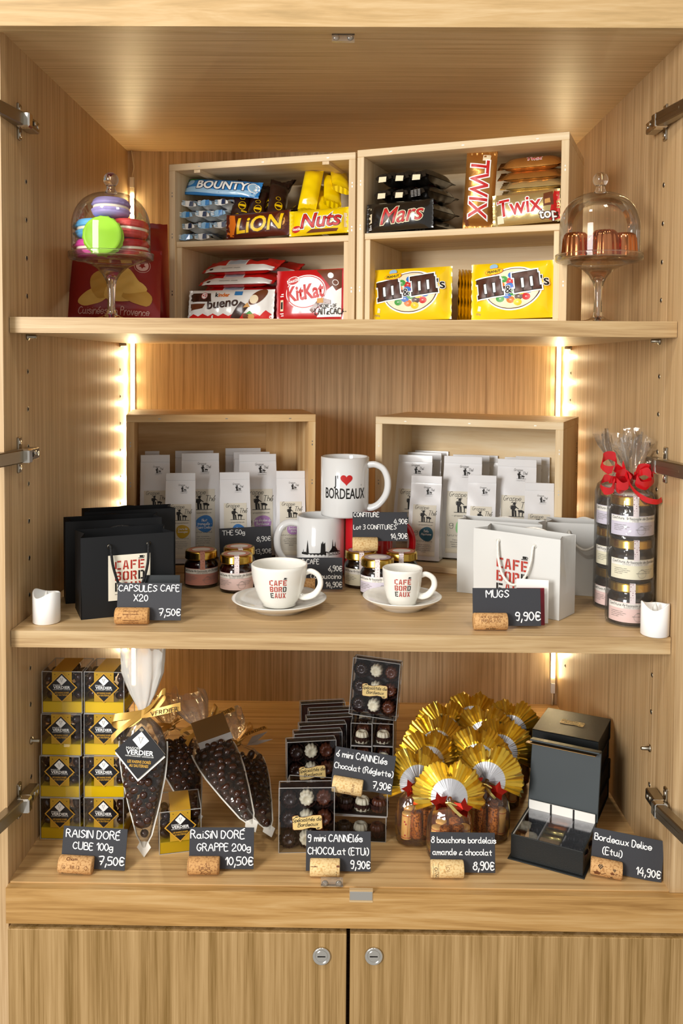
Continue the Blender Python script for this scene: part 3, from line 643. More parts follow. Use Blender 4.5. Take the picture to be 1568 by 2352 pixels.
def d_lion(mb, F, w, h):
    mb.poly([(-w * .48, h * .1), (-w * .36, h * .04), (-w * .3, h * .5), (-w * .34, h * .9), (-w * .44, h * .95)], F, 'p_orange', 1); mb.disc(w * .38, h * .55, w * .09, h * .36, F, 'choc_milk', 1, 16); mb.disc(w * .38, h * .55, w * .05, h * .2, F, 'wafer', 2, 12)
    for b, m_, l in ((.06, 'p_brown', 3), (.02, 'p_yellow', 4)): mb.text('LiON', .004, h * .2, h * .84, F, m_, l, bold=b, shear=.22, sx=1.02, rot=.05, ml=.006)
front_bar('chocolate_bar', 'dark red wafer bar with yellow lettering lying across the front', TL, 519, 668, 1, .008, .041, .022, 'w_lion', d_lion, ry=RD(-2), seed=14, dz=.001)
def d_nuts(mb, F, w, h):
    mb.poly([(w * -.2, h * .06), (w * .3, h * .06), (w * .34, h * .16), (-w * .1, h * .18)], F, 'choc_milk', 1.5)
    for b, m_, l in ((.07, 'ink_white', 3), (.035, 'p_brown', 4), (.012, 'p_red', 5)): mb.text('Nuts', .004, h * .26, h * .78, F, m_, l, bold=b, shear=.25, sx=1.05, rot=.03, ml=.006)
    mb.disc(-w * .36, h * .22, w * .09, h * .12, F, 'p_red', 3, 20, rot=.2); mb.text('Nestlé', -w * .36, h * .18, .006, F, 'ink_white', 4, bold=.02); mb.rect(w * .42, w * .46, h * .2, h * .75, F, 'cream', 2)
front_bar('chocolate_bar', 'yellow nut bar with red lettering lying across the front by the crate side', TL, 664, 803, 1, .006, .041, .022, 'w_nuts', d_nuts, ry=RD(-2), seed=16, dz=.001)
NG = 'plain yellow nut bars seen end-on'; nb = None
for x, y, d, dz, rx, rz, L in [(716, 470, .056, .042, 62, 8, 'left end of the heap'), (744, 470, .058, .034, 40, 24, 'low in the heap'), (766, 466, .058, .048, 46, 36, 'in the middle of the heap'), (786, 450, .066, .072, 36, 34, 'highest of the heap'), (760, 480, .05, .008, 0, -4, 'at the bottom of the heap'), (786, 480, .045, .012, 0, 6, 'at the bottom right of the heap'), (708, 486, .055, .004, 0, 2, 'under the left end of the heap')]:
    p = TL.loc(x, y, d); M = TL.mx(p.x, d - .02, .145 + dz, RD(rx), RD(rz * .5), RD(rz)); L = 'yellow nut bar seen end-on, ' + L
    if nb is None: mb, v, n = end_bar(None, .09, .031, .019, 'w_nuts', None, 91); nb = o = thing('chocolate_bar', L, 'chocolate bar', group=NG); mb.build('wrapper', o); o.matrix_basis = M
    else: dup(nb, M=M, label=L)
# --- left crate, lower
def bueno_flat(seed):
    mb = MB(); w, h, t = .137, .05, .019; T = TR(0, 0, t / 2, rx=-RD(65)) @ TR(0, 0, -h / 2)
    F = pillow(mb, w, h, t, 'w_bred', nx=34, nz=10, seed=seed, T=T, back='w_bred', p=.42); G = lambda u, v, o: T @ Vector(F(u, v, o))
    mb.rect(-w * .46, w * .46, .0, h * .2, G, 'w_white', 1.5); mb.rect(-.025, .012, h * .2, h * .62, G, 'ink_white', 2)
    for i in range(14): mb.rect(-.022 + i * .0023, -.0208 + i * .0023, h * .24, h * .58, G, 'w_ltblue', 3)
    mb.poly([(.014, h * .6), (.03, h * .38), (.044, h * .62), (.04, h * .9), (.016, h * .9)], G, 'choc', 2); mb.disc(-.045, h * .8, .008, .005, G, 'ink_white', 2, 12); mb.hand('nnmnunnmmn  nmunnm', -.03, .0025, .0022, G, 'ink_grey', .16, 3); mb.disc(-.05, .003, .004, .002, G, 'choc', 3, 10)
    return mb
bf = None; KG = 'red and white hazelnut bars lying flat'
for d, dx, ns in ((.03, 0, ['lowest', 'second', 'topmost']), (.075, .018, ['lowest', 'second', 'topmost'])):
    for i in range(5):
        p = TL.loc(541, 660, .03); z = .0092 + .0216 * i
        if i < 1 and d < .05: L = 'red and white hazelnut bar at the foot of the front flat pile'
        else: L = 'red and white hazelnut bar lying flat, %s of the %s pile' % (['bottom one', 'second from the bottom', 'third from the bottom', 'fourth from the bottom', 'topmost'][i], 'front' if d < .05 else 'back')
        M = TL.mx(p.x + dx + R0.uniform(-.003, .003) + (.004 if i == 4 else 0), d + .018 + R0.uniform(-.002, .002), z, 0, RD(R0.uniform(-1, 1)), RD(R0.uniform(-3, 3)))
        if bf is None: bf = o = thing('chocolate_bar', L, 'chocolate bar', group=KG); bueno_flat(3).build('wrapper', o); o.matrix_basis = M
        else: dup(bf, M=M, label=L)
def d_bueno(mb, F, w, h):
    mb.poly([(-w * .48, .001), (w * .48, .001), (w * .48, h * .2)] + [(w * (.48 - .96 * i / 16), h * (.15 + .08 * (i % 2) + .1 * (i < 2))) for i in range(1, 17)], F, 'w_bred', 1.5)
    mb.poly([(-w * .47, h * .62), (-w * .2, h * .6), (-w * .22, h * .88), (-w * .47, h * .9)], F, 'choc', 2); mb.poly([(-w * .47, h * .34), (-w * .3, h * .4), (-w * .27, h * .54), (-w * .47, h * .56)], F, 'choc_milk', 2)
    for i in range(3): mb.rect(-w * (.42 - .07 * i), -w * (.405 - .07 * i), h * .62, h * .88, F, 'p_brown', 3)
    mb.disc(-w * .29, h * .8, h * .11, h * .11, F, 'ink_white', 4, 20); mb.ring(-w * .29, h * .8, h * .1, h * .1, .0008, F, 'p_red', 5, 20); mb.text('×2', -w * .29, h * .76, h * .13, F, 'p_red', 6, bold=.03)
    mb.text('k', -w * .165, h * .76, h * .2, F, 'ink', 3, al='L', bold=.03); mb.text('inder', -w * .128, h * .76, h * .18, F, 'p_orange', 3, al='L', bold=.03)
    mb.rect(w * .06, w * .15, h * .8, h * .93, F, 'w_blue', 3)
    mb.text('bueno', -w * .07, h * .42, h * .4, F, 'choc', 4, bold=.025, shear=.12, rot=.1, sx=1.06)
    mb.poly([(w * .02, h * .1), (w * .12, h * .06), (w * .24, h * .44), (w * .14, h * .6)], F, 'choc', 3); mb.poly([(w * .17, h * .4), (w * .25, h * .42), (w * .22, h * .56)], F, 'wafer', 4)
    mb.disc(w * .33, h * .74, w * .12, h * .17, F, 'choc_milk', 3, 18, rot=.7); mb.disc(w * .29, h * .66, w * .05, h * .14, F, 'cream', 4, 16, rot=.7)
    mb.disc(w * .26, h * .13, w * .04, h * .1, F, 'wafer', 4, 14); mb.disc(w * .2, h * .14, w * .035, h * .09, F, 'choc_milk', 4, 14); mb.poly([(w * .2, h * .2), (w * .25, h * .3), (w * .28, h * .2)], F, 'p_green', 5)
    mb.text('f', -w * .19, h * .03, h * .2, F, 'ink_white', 4, bold=.03)
front_bar('chocolate_bar', 'white hazelnut bar with brown script standing upright in front of its flat pile', TL, 431, 628, 0, .008, .053, .02, 'w_white', d_bueno, seed=19, rx=-.14)
def d_kit(mb, F, w, h):
    mb.poly([(w * .08, h * .98), (w * .44, h * .98), (w * .44, h * .55), (w * .3, h * .62), (w * .2, h * .8)], F, 'choc_milk', 1.3); mb.poly([(w * .1, h * .06), (w * .44, h * .06), (w * .44, h * .62), (w * .37, h * .56), (w * .32, h * .66), (w * .25, h * .58)], F, 'ink_white', 2)
    mb.disc(-w * .06, h * .56, w * .29, h * .33, F, 'ink_white', 3, 36, rot=.16); mb.disc(-w * .06, h * .56, w * .278, h * .31, F, 'p_red', 3.5, 36, rot=.16); mb.disc(-w * .06, h * .56, w * .265, h * .295, F, 'ink_white', 4, 36, rot=.16)
    mb.text('KitKat', -w * .06, h * .42, h * .4, F, 'p_red', 5.5, bold=.03, sx=.72, rot=.12, ml=.008)
    mb.disc(-w * .24, h * .78, w * .09, h * .085, F, 'ink_white', 6, 20, rot=.25); mb.disc(-w * .24, h * .78, w * .08, h * .072, F, 'p_red', 7, 20, rot=.25); mb.text('Nestlé', -w * .24, h * .75, h * .095, F, 'ink_white', 8, bold=.02, rot=.25)
    mb.poly([(0, h * .2), (w * .1, h * .36), (w * .2, h * .42), (w * .3, h * .38), (w * .3, h * .3), (w * .2, h * .32), (w * .12, h * .26), (w * .04, h * .14)], F, 'choc_milk', 9); mb.rect(w * .11, w * .2, h * .33, h * .42, F, 'wafer', 10)
    mb.hand('ENCORE + DE', w * .12, h * .24, h * .06, F, 'ink', .14, 9, sx=.7); mb.hand('LAIT&CACAO', w * .08, h * .11, h * .11, F, 'ink', .13, 10, sx=.66)
    for x, y in ((.29, .86), (.36, .72)): mb.disc(w * x, h * y, w * .045, h * .055, F, 'ink_white', 3, 14, rot=-.6); mb.disc(w * x, h * y, w * .036, h * .044, F, 'choc_milk' if x > .3 else 'ink_white', 4, 14, rot=-.6)
    mb.rect(-w * .44, -w * .39, h * .2, h * .42, F, 'cream', 2); mb.rect(-w * .43, -w * .40, h * .24, h * .38, F, 'ink', 3)
    for y in (.52, .48, .14, .1): mb.rect(-w * .45, -w * .385, h * y, h * (y + .02), F, 'ink_white', 2)
front_bar('chocolate_bar', 'red wafer pack with a white oval standing at the right of the lower left compartment', TL, 635, 794, 0, .008, .083, .013, 'w_red', d_kit, seed=23, ry=RD(-1.2), rx=-.1, p=.3, wr=.0004)
o, w = put('chocolate_bar', 'red wafer pack standing hidden behind the front red pack', 'chocolate bar', None, TL, 632, 770, 0, .032, -.08); mb = MB(); pillow(mb, w, .078, .012, 'w_red', nx=24, nz=8, seed=24, p=.3); mb.build('wrapper', o)
# ------------------------------------------------------------------ crisp bags
mat('crisp_red', '8e1516', .38, coat=.4); mat('crisp_dark', '6d1012', .38, coat=.4); mat('crisp', 'e2bb62', .6); mat('crisp2', 'c79a45', .6); mat('crisp_print', 'd8b0a8', .6)
def crisp_bag(root, w, h, t, seed, deco=True):
    mb = MB(); T = TR(0, 0, 0, ry=-pi / 2)   # seals at top and bottom
    F0 = pillow(mb, h, w, t, 'crisp_red', seal=.010, nx=22, nz=18, p=.55, wr=.0012, seed=seed, T=TR(0, 0, h / 2) @ Matrix(((0, 0, 1, -w / 2), (0, 1, 0, 0), (-1, 0, 0, 0), (0, 0, 0, 1))))
    def F(u, v, o): x, y, z = F0(-(v - h / 2), u + w / 2, o); return (z - w / 2, y, h / 2 - x)
    if deco:
        blob = lambda P, m, l: mb.poly(crom(P + P[:1], 4)[:-1], F, m, l)
        blob([(-.055, .030), (-.04, .024), (-.012, .034), (-.014, .058), (-.032, .054), (-.05, .042)], 'crisp', 2); blob([(-.035, .05), (-.02, .034), (.004, .05), (-.002, .078), (-.018, .084), (-.036, .074)], 'crisp2', 3)
        blob([(-.014, .036), (.012, .03), (.046, .036), (.05, .05), (.036, .068), (.02, .088), (.004, .074), (-.01, .058)], 'crisp', 4); blob([(.012, .038), (.05, .024), (.058, .042), (.034, .056)], 'crisp2', 5); blob([(.016, .044), (.05, .05), (.04, .064), (.02, .06)], 'crisp', 6)
        mb.hand('Cuisinées en Provence', 0, .012, .0100, F, 'crisp_print', .11, 2, 'C', shear=.18, sx=.72, rot=-.02)
        mb.disc(.042, .094, .010, .010, F, 'crisp_print', 2, 20); mb.poly([(.042 + (.006 if i % 2 else .003) * cos(i * pi / 5 + .3), .094 + (.006 if i % 2 else .003) * sin(i * pi / 5 + .3)) for i in range(10)], F, 'crisp_red', 3); mb.ring(.042, .094, .0125, .0125, .0008, F, 'crisp_print', 2, 20)
    return mb.build('wrapper', root)
p = at(262, 745, y=.262); o = thing('crisp_bag', 'dark red crisp bag with yellow crisps printed on it behind the left glass stand', 'crisps', (p.x, .262, S1), RD(12), 'dark red crisp bags'); o.matrix_basis = TR(p.x, .262, S1 + .0035, rx=RD(-20), rz=RD(8)); crisp_bag(o, .142, .128, .034, 5)
p = at(330, 745, y=.345); o = thing('crisp_bag', 'dark red crisp bag standing behind the printed one, against the left crate', 'crisps', (p.x, .35, S1), 0, 'dark red crisp bags'); o.matrix_basis = TR(p.x - .012, .345, S1 + .0035, rx=RD(-7), rz=RD(26)); crisp_bag(o, .115, .176, .034, 6, False)
# ------------------------------------------------------------------ glass stands, domes, macarons, moulds
mat('glass', 'ffffff', .01, trans=1, ior=1.45); film('thin_glass', 'fdfdfb', .75, .015, base=.004)
def stand(px, label, glab, py=735, Y=.112):
    p = at(px, py, y=Y); s = thing('cake_stand', label, 'cake stand', (p.x, Y, S1), 0, 'glass cake stands')
    MB().lathe([(.0001, .003), (.012, .0055), (.0075, .010), (.0058, .014), (.0052, .03), (.0056, .048), (.0075, .056), (.013, .066), (.022, .0745), (.036, .081), (.052, .0845), (.0570, .0850), (.0586, .0870), (.0586, .0935)], 'thin_glass', 56, cap=False).lathe([(.0573, .0935), (.0573, .0885), (.054, .0868), (.0001, .0866)], 'thin_glass', 56, cap=False).tube([(.0580 * cos(i * pi / 24), .0580 * sin(i * pi / 24), .0936) for i in range(48)], .0009, 'glass', 8, True).build('plate', s)
    MB().lathe([(.0001, .064), (.006, .064), (.0085, .060), (.0068, .054), (.0056, .046), (.0052, .03), (.0056, .016), (.008, .0095), (.013, .006), (.024, .0035), (.0345, .0014), (.0345, .0001), (.0001, .0001)], 'glass', 40).build('stem', s)
    d = thing('glass_dome', glab, 'glass dome', (p.x, Y, S1 + .0868), 0, 'glass domes')
    pr = [(.0535, 0), (.0540, .012), (.0540, .042)] + [(.054 * cos(a * pi / 24) ** .75, .042 + .050 * sin(a * pi / 24)) for a in range(1, 12)] + [(.009, .0925)]
    MB().lathe(pr, 'thin_glass', 64, cap=False).tube([(.0532 * cos(i * pi / 24), .0532 * sin(i * pi / 24), .0008) for i in range(48)], .0008, 'glass', 8, True).build('bell', d)
    MB().lathe([(.0001, .0915), (.0085, .0920), (.0070, .0950), (.0058, .0985), (.0064, .1005)] + [(.0104 * cos(a), .1095 + .0104 * sin(a)) for a in [-1.0 + i * .2 for i in range(13)]] + [(.0001, .1199)], 'glass', 32).build('knob', d)
    return p.x, Y
lx, ly = stand(256, 'clear glass footed stand carrying the coloured macarons', 'clear glass dome with knob covering the macarons')
rx_, ry_ = stand(1372, 'clear glass footed stand carrying the copper moulds', 'clear glass dome with knob covering the copper moulds', 735, .094)
def macaron(label, col, x, y, z, r=.0245, h=.0275, T=None):
    k = mat('macaron_' + col, col, .45, sss=.15); o = thing('macaron', label, 'macaron', group='macarons under the glass dome'); rn = random.Random(hash(col) % 99 if 0 else int(col, 16) % 97)
    ph = [rn.uniform(0, 6) for _ in range(3)]; fr = lambda a, j: 1 + (.02 * sin(17 * a + ph[0]) + .018 * sin(29 * a + ph[1])) * (1 if j in (1, 2, 3) else 0)
    up = [(r * .97, .002), (r * 1.03, .0032), (r * 1.04, .005), (r * .985, .0063), (r * 1.0, .0075), (r * .97, .0095), (r * .86, h / 2 - .0015), (r * .6, h / 2 - .0002), (.0001, h / 2)]
    MB().lathe(up, k, 48, rf=fr).build('upper_shell', o); MB().lathe([(a, -b) for a, b in reversed(up)], k, 48, rf=lambda a, j: fr(a + 1, 8 - j)).build('lower_shell', o)
    MB().lathe([(.0001, -.0022), (r * .955, -.0022), (r * .97, 0), (r * .955, .0022), (.0001, .0022)], mat('filling', 'f4e9d8', .6), 40).build('filling', o)
    o.matrix_basis = TR(x, y, z) @ (T or ID); return o
zb = S1 + .0868 + .0141
macaron('pink macaron at the lower left under the glass dome', 'dc4fa8', lx - .0262, ly + .006, zb); macaron('dark red macaron at the lower right under the glass dome', 'b3161a', lx + .0262, ly + .006, zb)
macaron('sky blue macaron resting on the pink one', '62aee4', lx - .0255, ly + .006, zb + .0278, T=TR(ry=RD(-2))); macaron('coral red macaron resting on the dark red one', 'c8403c', lx + .0255, ly + .006, zb + .0278, T=TR(ry=RD(5)))
macaron('lilac macaron on top of the pile', 'a99bd8', lx - .001, ly + .004, zb + .0565, .0255, T=TR(ry=RD(1), rx=RD(-3))); macaron('lime green macaron standing on edge in front', '9ed62c', lx - .003, ly - .0285, zb + .0132, .0262, .021, TR(rx=RD(84), rz=RD(6)))
mat('copper', 'd98a58', .14, 1); cm = None
for x, y, L in ((-.033, -.002, 'left copper fluted mould under the right glass dome'), (0, -.027, 'middle copper fluted mould in front under the right glass dome'), (.033, -.002, 'right copper fluted mould under the right glass dome'), (0, .026, 'rear copper fluted mould under the right glass dome')):
    loc = (rx_ + x, ry_ + y, S1 + .0868)
    if cm is None:
        cm = thing('cannele_mould', L, 'mould', loc, 0, 'copper moulds under the glass dome')
        MB().lathe([(.0195, 0), (.0190, .006), (.0181, .018), (.0170, .028), (.0156, .0335), (.0130, .0365), (.0085, .0368), (.006, .035), (.0001, .0345)], 'copper', 96, rf=lambda a, j: 1 + (.075 * abs(cos(6 * a)) - .05) * (1 if j < 6 else .4)).build('fluted_cup', cm)
    else: dup(cm, loc, R0.uniform(0, .5), L)
# ------------------------------------------------------------------ printed marks shared by cups, bags and mugs
mat('logo_red', 'b23324', .45); mat('logo_black', '1d1a18', .45); mat('porcelain', 'ebe9e1', .12, spec=.6, coat=.5); mat('mug_white', 'e9eae9', .1, spec=.6, coat=.6); mat('mug_red', 'c40f1c', .1, spec=.6, coat=.6)
mat('paper_white', 'd6d6d3', .42, spec=.4); mat('paper_black', '17181a', .5, spec=.35); mat('slate', '34353a', .62, bump=.1, bscale=900); mat('chalk', 'fbfbf9', .5); mat('card_edge', '191a1c', .6)
mat('rope_black', '0f0f10', .7, bump=.6, bscale=500); mat('rope_white', 'efece4', .7, bump=.5, bscale=500); mat('label_cream', 'efe7d3', .5)
STEN = {'C': [(0, 1.1, .6, 5.4), (1.5, 4, 4.9, 6), (1.5, 4, 0, 1.1)], 'F': [(0, 1.1, 0, 6), (1.5, 4, 4.9, 6), (1.5, 3.3, 2.5, 3.5)], 'E': [(0, 1.1, 0, 6), (1.5, 4, 4.9, 6), (1.5, 3.4, 2.5, 3.5), (1.5, 4, 0, 1.1)],
 'B': [(0, 1.1, 0, 6), (1.5, 3.5, 4.9, 6), (1.5, 3.5, 2.5, 3.4), (1.5, 3.5, 0, 1.1), (2.9, 4, 3.6, 5.6), (2.9, 4, .5, 2.6)], 'O': [(0, 1.1, .5, 5.5), (2.9, 4, .5, 5.5), (.7, 1.75, 4.95, 6), (2.25, 3.3, 4.95, 6), (.7, 1.75, 0, 1.05), (2.25, 3.3, 0, 1.05)],
 'D': [(0, 1.1, 0, 6), (2.9, 4, .6, 5.4), (1.5, 3.3, 4.95, 6), (1.5, 3.3, 0, 1.05)], 'R': [(0, 1.1, 0, 6), (1.5, 3.4, 4.9, 6), (2.9, 4, 3.2, 5.6), (1.5, 3.4, 2.5, 3.4), ((2.2, 2.3), (3.3, 2.3), (4.1, 0), (2.9, 0))],
 'U': [(0, 1.1, .6, 6), (2.9, 4, .6, 6), (.7, 1.75, 0, 1.05), (2.25, 3.3, 0, 1.05)], 'A': [((0, 0), (1.05, 0), (1.9, 6), (1.25, 6)), ((2.95, 0), (4, 0), (2.75, 6), (2.1, 6)), (1.35, 2.65, 1.4, 2.3)], 'X': [((0, 0), (1.15, 0), (2.1, 2.9), (1.5, 3.6)), ((2.85, 0), (4, 0), (1.15, 6), (0, 6)), ((2.5, 3.4), (2.85, 6), (4, 6), (2.3, 2.9))]}
def cafe(mb, x, y, s, F, layer=2, www=False):
    """three rows of stencil capitals, s = width of the block; x,y = lower left"""
    k = s / 19.4
    for r, row in enumerate(('EAUX', 'BORD', 'CAFE')):
        for c, ch in enumerate(row):
            m = 'logo_black' if (r == 0 and c == 0) or (r == 1 and c == 3) else 'logo_red'
            for q in STEN[ch]:
                P = [(q[0], q[2]), (q[1], q[2]), (q[1], q[3]), (q[0], q[3])] if not isinstance(q[0], tuple) else list(q)
                mb.poly([(x + k * (a + c * 5.13), y + k * (b + r * 7.3)) for a, b in P], F, m, layer, .02)
    X, Y = x + k * 17.4, y + k * 21.4
    mb.rect(X - 1.1 * k, X + 1.1 * k, Y + .5 * k, Y + 1.9 * k, F, 'logo_black', layer); mb.rect(X - 1.9 * k, X + 1.9 * k, Y - .1 * k, Y + .35 * k, F, 'logo_black', layer); mb.ring(X + 1.4 * k, Y + 1.2 * k, .6 * k, .5 * k, .3 * k, F, 'logo_black', layer, 12)
    if www: mb.hand('www.', x, y - 2.6 * k, 1.7 * k, F, 'logo_black', .16, layer)
# ------------------------------------------------------------------ chalk price cards in corks
def cork_mat(n, c1, c2):
    m = bpy.data.materials.new(n); m.use_nodes = True; MATS[n] = m; N = m.node_tree.nodes; L = m.node_tree.links; b = N['Principled BSDF']
    tc = N.new('ShaderNodeTexCoord'); no = N.new('ShaderNodeTexNoise'); no.inputs['Scale'].default_value = 420; no.inputs['Detail'].default_value = 6; cr = N.new('ShaderNodeValToRGB')
    cr.color_ramp.elements[0].position = .36; cr.color_ramp.elements[0].color = lin(c1); cr.color_ramp.elements[1].position = .52; cr.color_ramp.elements[1].color = lin(c2)
    L.new(tc.outputs['Object'], no.inputs['Vector']); L.new(no.outputs['Fac'], cr.inputs[0]); L.new(cr.outputs[0], b.inputs['Base Color']); b.inputs['Roughness'].default_value = .75; return n
cork_mat('cork_tan', 'a5743f', 'd0a26a'); cork_mat('cork_pale', 'c99f62', 'e6c890'); cork_mat('cork_agglo', '9c6c3c', 'c8975c'); mat('cork_ink', '6d3f1f', .7); mat('cork_ink_dark', '38281a', .7)
def price_card(label, p, rz, lines, cork='cork_tan', deco=None, rx=0, W_=.0875, H_=.050, cx=.0, lean=10, seed=1, cl=.045, rise=.004, ry=0):
    """p = base centre of the cork; card runs from the cork's left end to the right"""
    o = thing('price_card', label, 'price card', group='chalk price cards in corks'); o.matrix_basis = Matrix.Translation(p) @ Matrix.Rotation(rz, 4, 'Z') @ Matrix.Rotation(ry, 4, 'Y') @ Matrix.Rotation(rx, 4, 'X')
    x0 = -cl / 2 + cx; T = TR(x0, .0035, rise, rx=-RD(lean)); mb = MB().box(0, W_, 0, .0006, 0, H_, 'slate', .0002, T)
    F = lambda u, v, q: T @ Vector((u, -q - .00012, v))
    for i, (t, al, u, v, s) in enumerate(lines): mb.hand(t, u * W_, v * H_, s, F, 'chalk', .145, 1, al, seed=seed * 7 + i, sx=.9 if seed in (1, 2, 5, 11, 12) else .78, jit=.05)
    mb.build('card', o)
    r = .0112; pr = [(.0001, -cl / 2), (r * .93, -cl / 2), (r, -cl / 2 + .0012), (r, cl / 2 - .0012), (r * .93, cl / 2), (.0001, cl / 2)]
    mb = MB().lathe(pr, cork, 36, TR(0, 0, r, ry=pi / 2))
    G = lambda u, v, q: (u, -(r + q) * cos(v / r), r + (r + q) * sin(v / r))
    if deco: deco(mb, G)
    mb.build('cork', o); return o
def dk_wave(mb, G):
    for k in range(-2, 3):
        if k: mb.hand('~' if 0 else 'vvvvvvvvvvvv', 0, k * .0042, .0022, G, 'cork_ink', .16, 1, 'C', smooth=True)
    mb.hand('mno', -.018, -.0004, .002, G, 'cork_ink', .16)
def dk_riesling(mb, G):
    mb.hand('NICK KOWERICH', 0, .0072, .0030, G, 'cork_ink', .16, 1, 'C', smooth=False); mb.hand('RIESLING', 0, .0022, .0034, G, 'cork_ink', .16, 1, 'C', smooth=False, sx=1.3); mb.hand('ER 552K', 0, -.0095, .0024, G, 'cork_ink_dark', .2, 1, 'C', smooth=False)
def dk_1812(mb, G):
    mb.text('18-12', .001, .0004, .0058, G, 'cork_ink', 1)
    for x in (-.014, .016): mb.ring(x, .002, .0022, .0022, .0004, G, 'cork_ink', 1, 18)
    mb.text('A', -.014, .0006, .0034, G, 'cork_ink', 1); mb.hand('Cham', -.012, .0105, .004, G, 'cork_ink', .18, 1); mb.hand('Sanmalar', -.018, -.0125, .0045, G, 'cork_ink_dark', .2, 1)
def dk_leaf(mb, G):
    lf = [(0, -.009), (-.002, -.005), (-.007, -.0065), (-.0055, -.003), (-.0085, -.0005), (-.005, .0005), (-.0055, .0035), (-.0022, .0025), (0, .008), (.002, .003), (.0058, .0035), (.0048, .0008), (.0085, -.0008), (.0055, -.003), (.0065, -.0068), (.002, -.005)]
    for i in range(16): a, b = lf[i], lf[(i + 1) % 16]; n = Vector((b[1] - a[1], a[0] - b[0])).normalized() * .0003; mb.poly([(.004 + a[0] + n.x, a[1] + n.y), (.004 + b[0] + n.x, b[1] + n.y), (.004 + b[0] - n.x, b[1] - n.y), (.004 + a[0] - n.x, a[1] - n.y)], G, 'cork_ink', 1)
    for a in ((-.006, -.004), (.005, -.004), (-.005, .002), (.005, .002), (.0005, .006), (.003, .011)): mb.hand('I', 0, 0, .0001, G, 'cork_ink', .1); n = Vector((a[1], -a[0])).normalized() * .00022; mb.poly([(.004 + n.x, n.y), (.004 + a[0] + n.x, a[1] + n.y), (.004 + a[0] - n.x, a[1] - n.y), (.004 - n.x, -n.y)], G, 'cork_ink', 1)
    for x in (-.0195, .0195): mb.rect(x - .0002, x + .0002, -.012, .012, G, 'cork_ink', 1)
def dk_vine(mb, G):
    for ox, s in ((-.008, 1), (.010, .6), (.007, -.55)):
        oy = .004 if ox < 0 else .004 if s > 0 else -.007
        for i, (a, b) in enumerate(((-1, 2), (1, 2), (0, 1), (-2, 3), (0, 3), (2, 3), (-1, 4), (1, 4))): mb.disc(ox + a * .0013 * abs(s), oy + b * .0015 * abs(s) - .002, .0009 * abs(s), .0009 * abs(s), G, 'cork_ink_dark', 1, 10)
        mb.disc(ox - .004 * abs(s), oy - .007 * abs(s), .0045 * abs(s), .0028 * abs(s), G, 'cork_ink', 1, 14, wob=lambda a: 1 + .25 * sin(5 * a)); mb.disc(ox + .004 * abs(s), oy - .007 * abs(s), .004 * abs(s), .0006, G, 'cork_ink', 1, 8, rot=.5)
def dk_mano(mb, G):
    mb.hand('MANO', -.0135, -.010, .0042, G, 'cork_ink_dark', .14, 1, rot=pi / 2, smooth=False); mb.rect(-.0195, -.0191, -.012, .012, G, 'cork_ink_dark', 1); mb.rect(-.0125, -.0121, -.012, .012, G, 'cork_ink_dark', 1)
    mb.ring(.0, .006, .006, .004, .0005, G, 'cork_ink', 1, 4, rot=pi / 4); mb.ring(.0, .006, .002, .002, .0004, G, 'cork_ink', 1, 12); mb.hand('1521', .009, -.012, .0026, G, 'cork_ink_dark', .16, 1)
def dk_line(mb, G):
    mb.hand('nmunm', -.019, .006, .002, G, 'cork_ink', .14); mb.rect(-.0205, .0195, -.0092, -.0089, G, 'cork_ink', 1); mb.rect(.0150, .0156, -.009, .001, G, 'cork_ink_dark', 1); mb.rect(.0155, .0195, .006, .0085, G, 'cork_ink', 1); mb.hand('v', -.014, .006, .003, G, 'cork_ink', .14)
def dk_side(mb, G): mb.hand('NIOUS', .010, -.004, .003, G, 'cork_ink', .14, 1, rot=pi / 2, smooth=False); mb.hand('NIDOS', -.006, -.0075, .003, G, 'cork_ink', .14, 1, smooth=False)
def pc(label, px, py, rz, lines, **k): return price_card(label, at(px, py, z=k.pop('z', S2)), RD(rz), lines, **k)
pc('chalk card priced 7,50 for capsules, in front of the black paper bag', 304, 1433, 1, [('CAPSULES CAFE', 'L', .02, .78, .0082), ('X20', 'L', .26, .52, .0082), ('7,50€', 'R', .99, .13, .0088)], cork='cork_agglo', deco=dk_wave, seed=1)
pc('chalk card reading mugs 9,90 in front of the white paper bag', 1125, 1446, 1, [('MUGS', 'L', .2, .76, .0090), ('9,90€', 'R', .99, .15, .0105)], deco=dk_riesling, cork='cork_tan', seed=2, W_=.092)
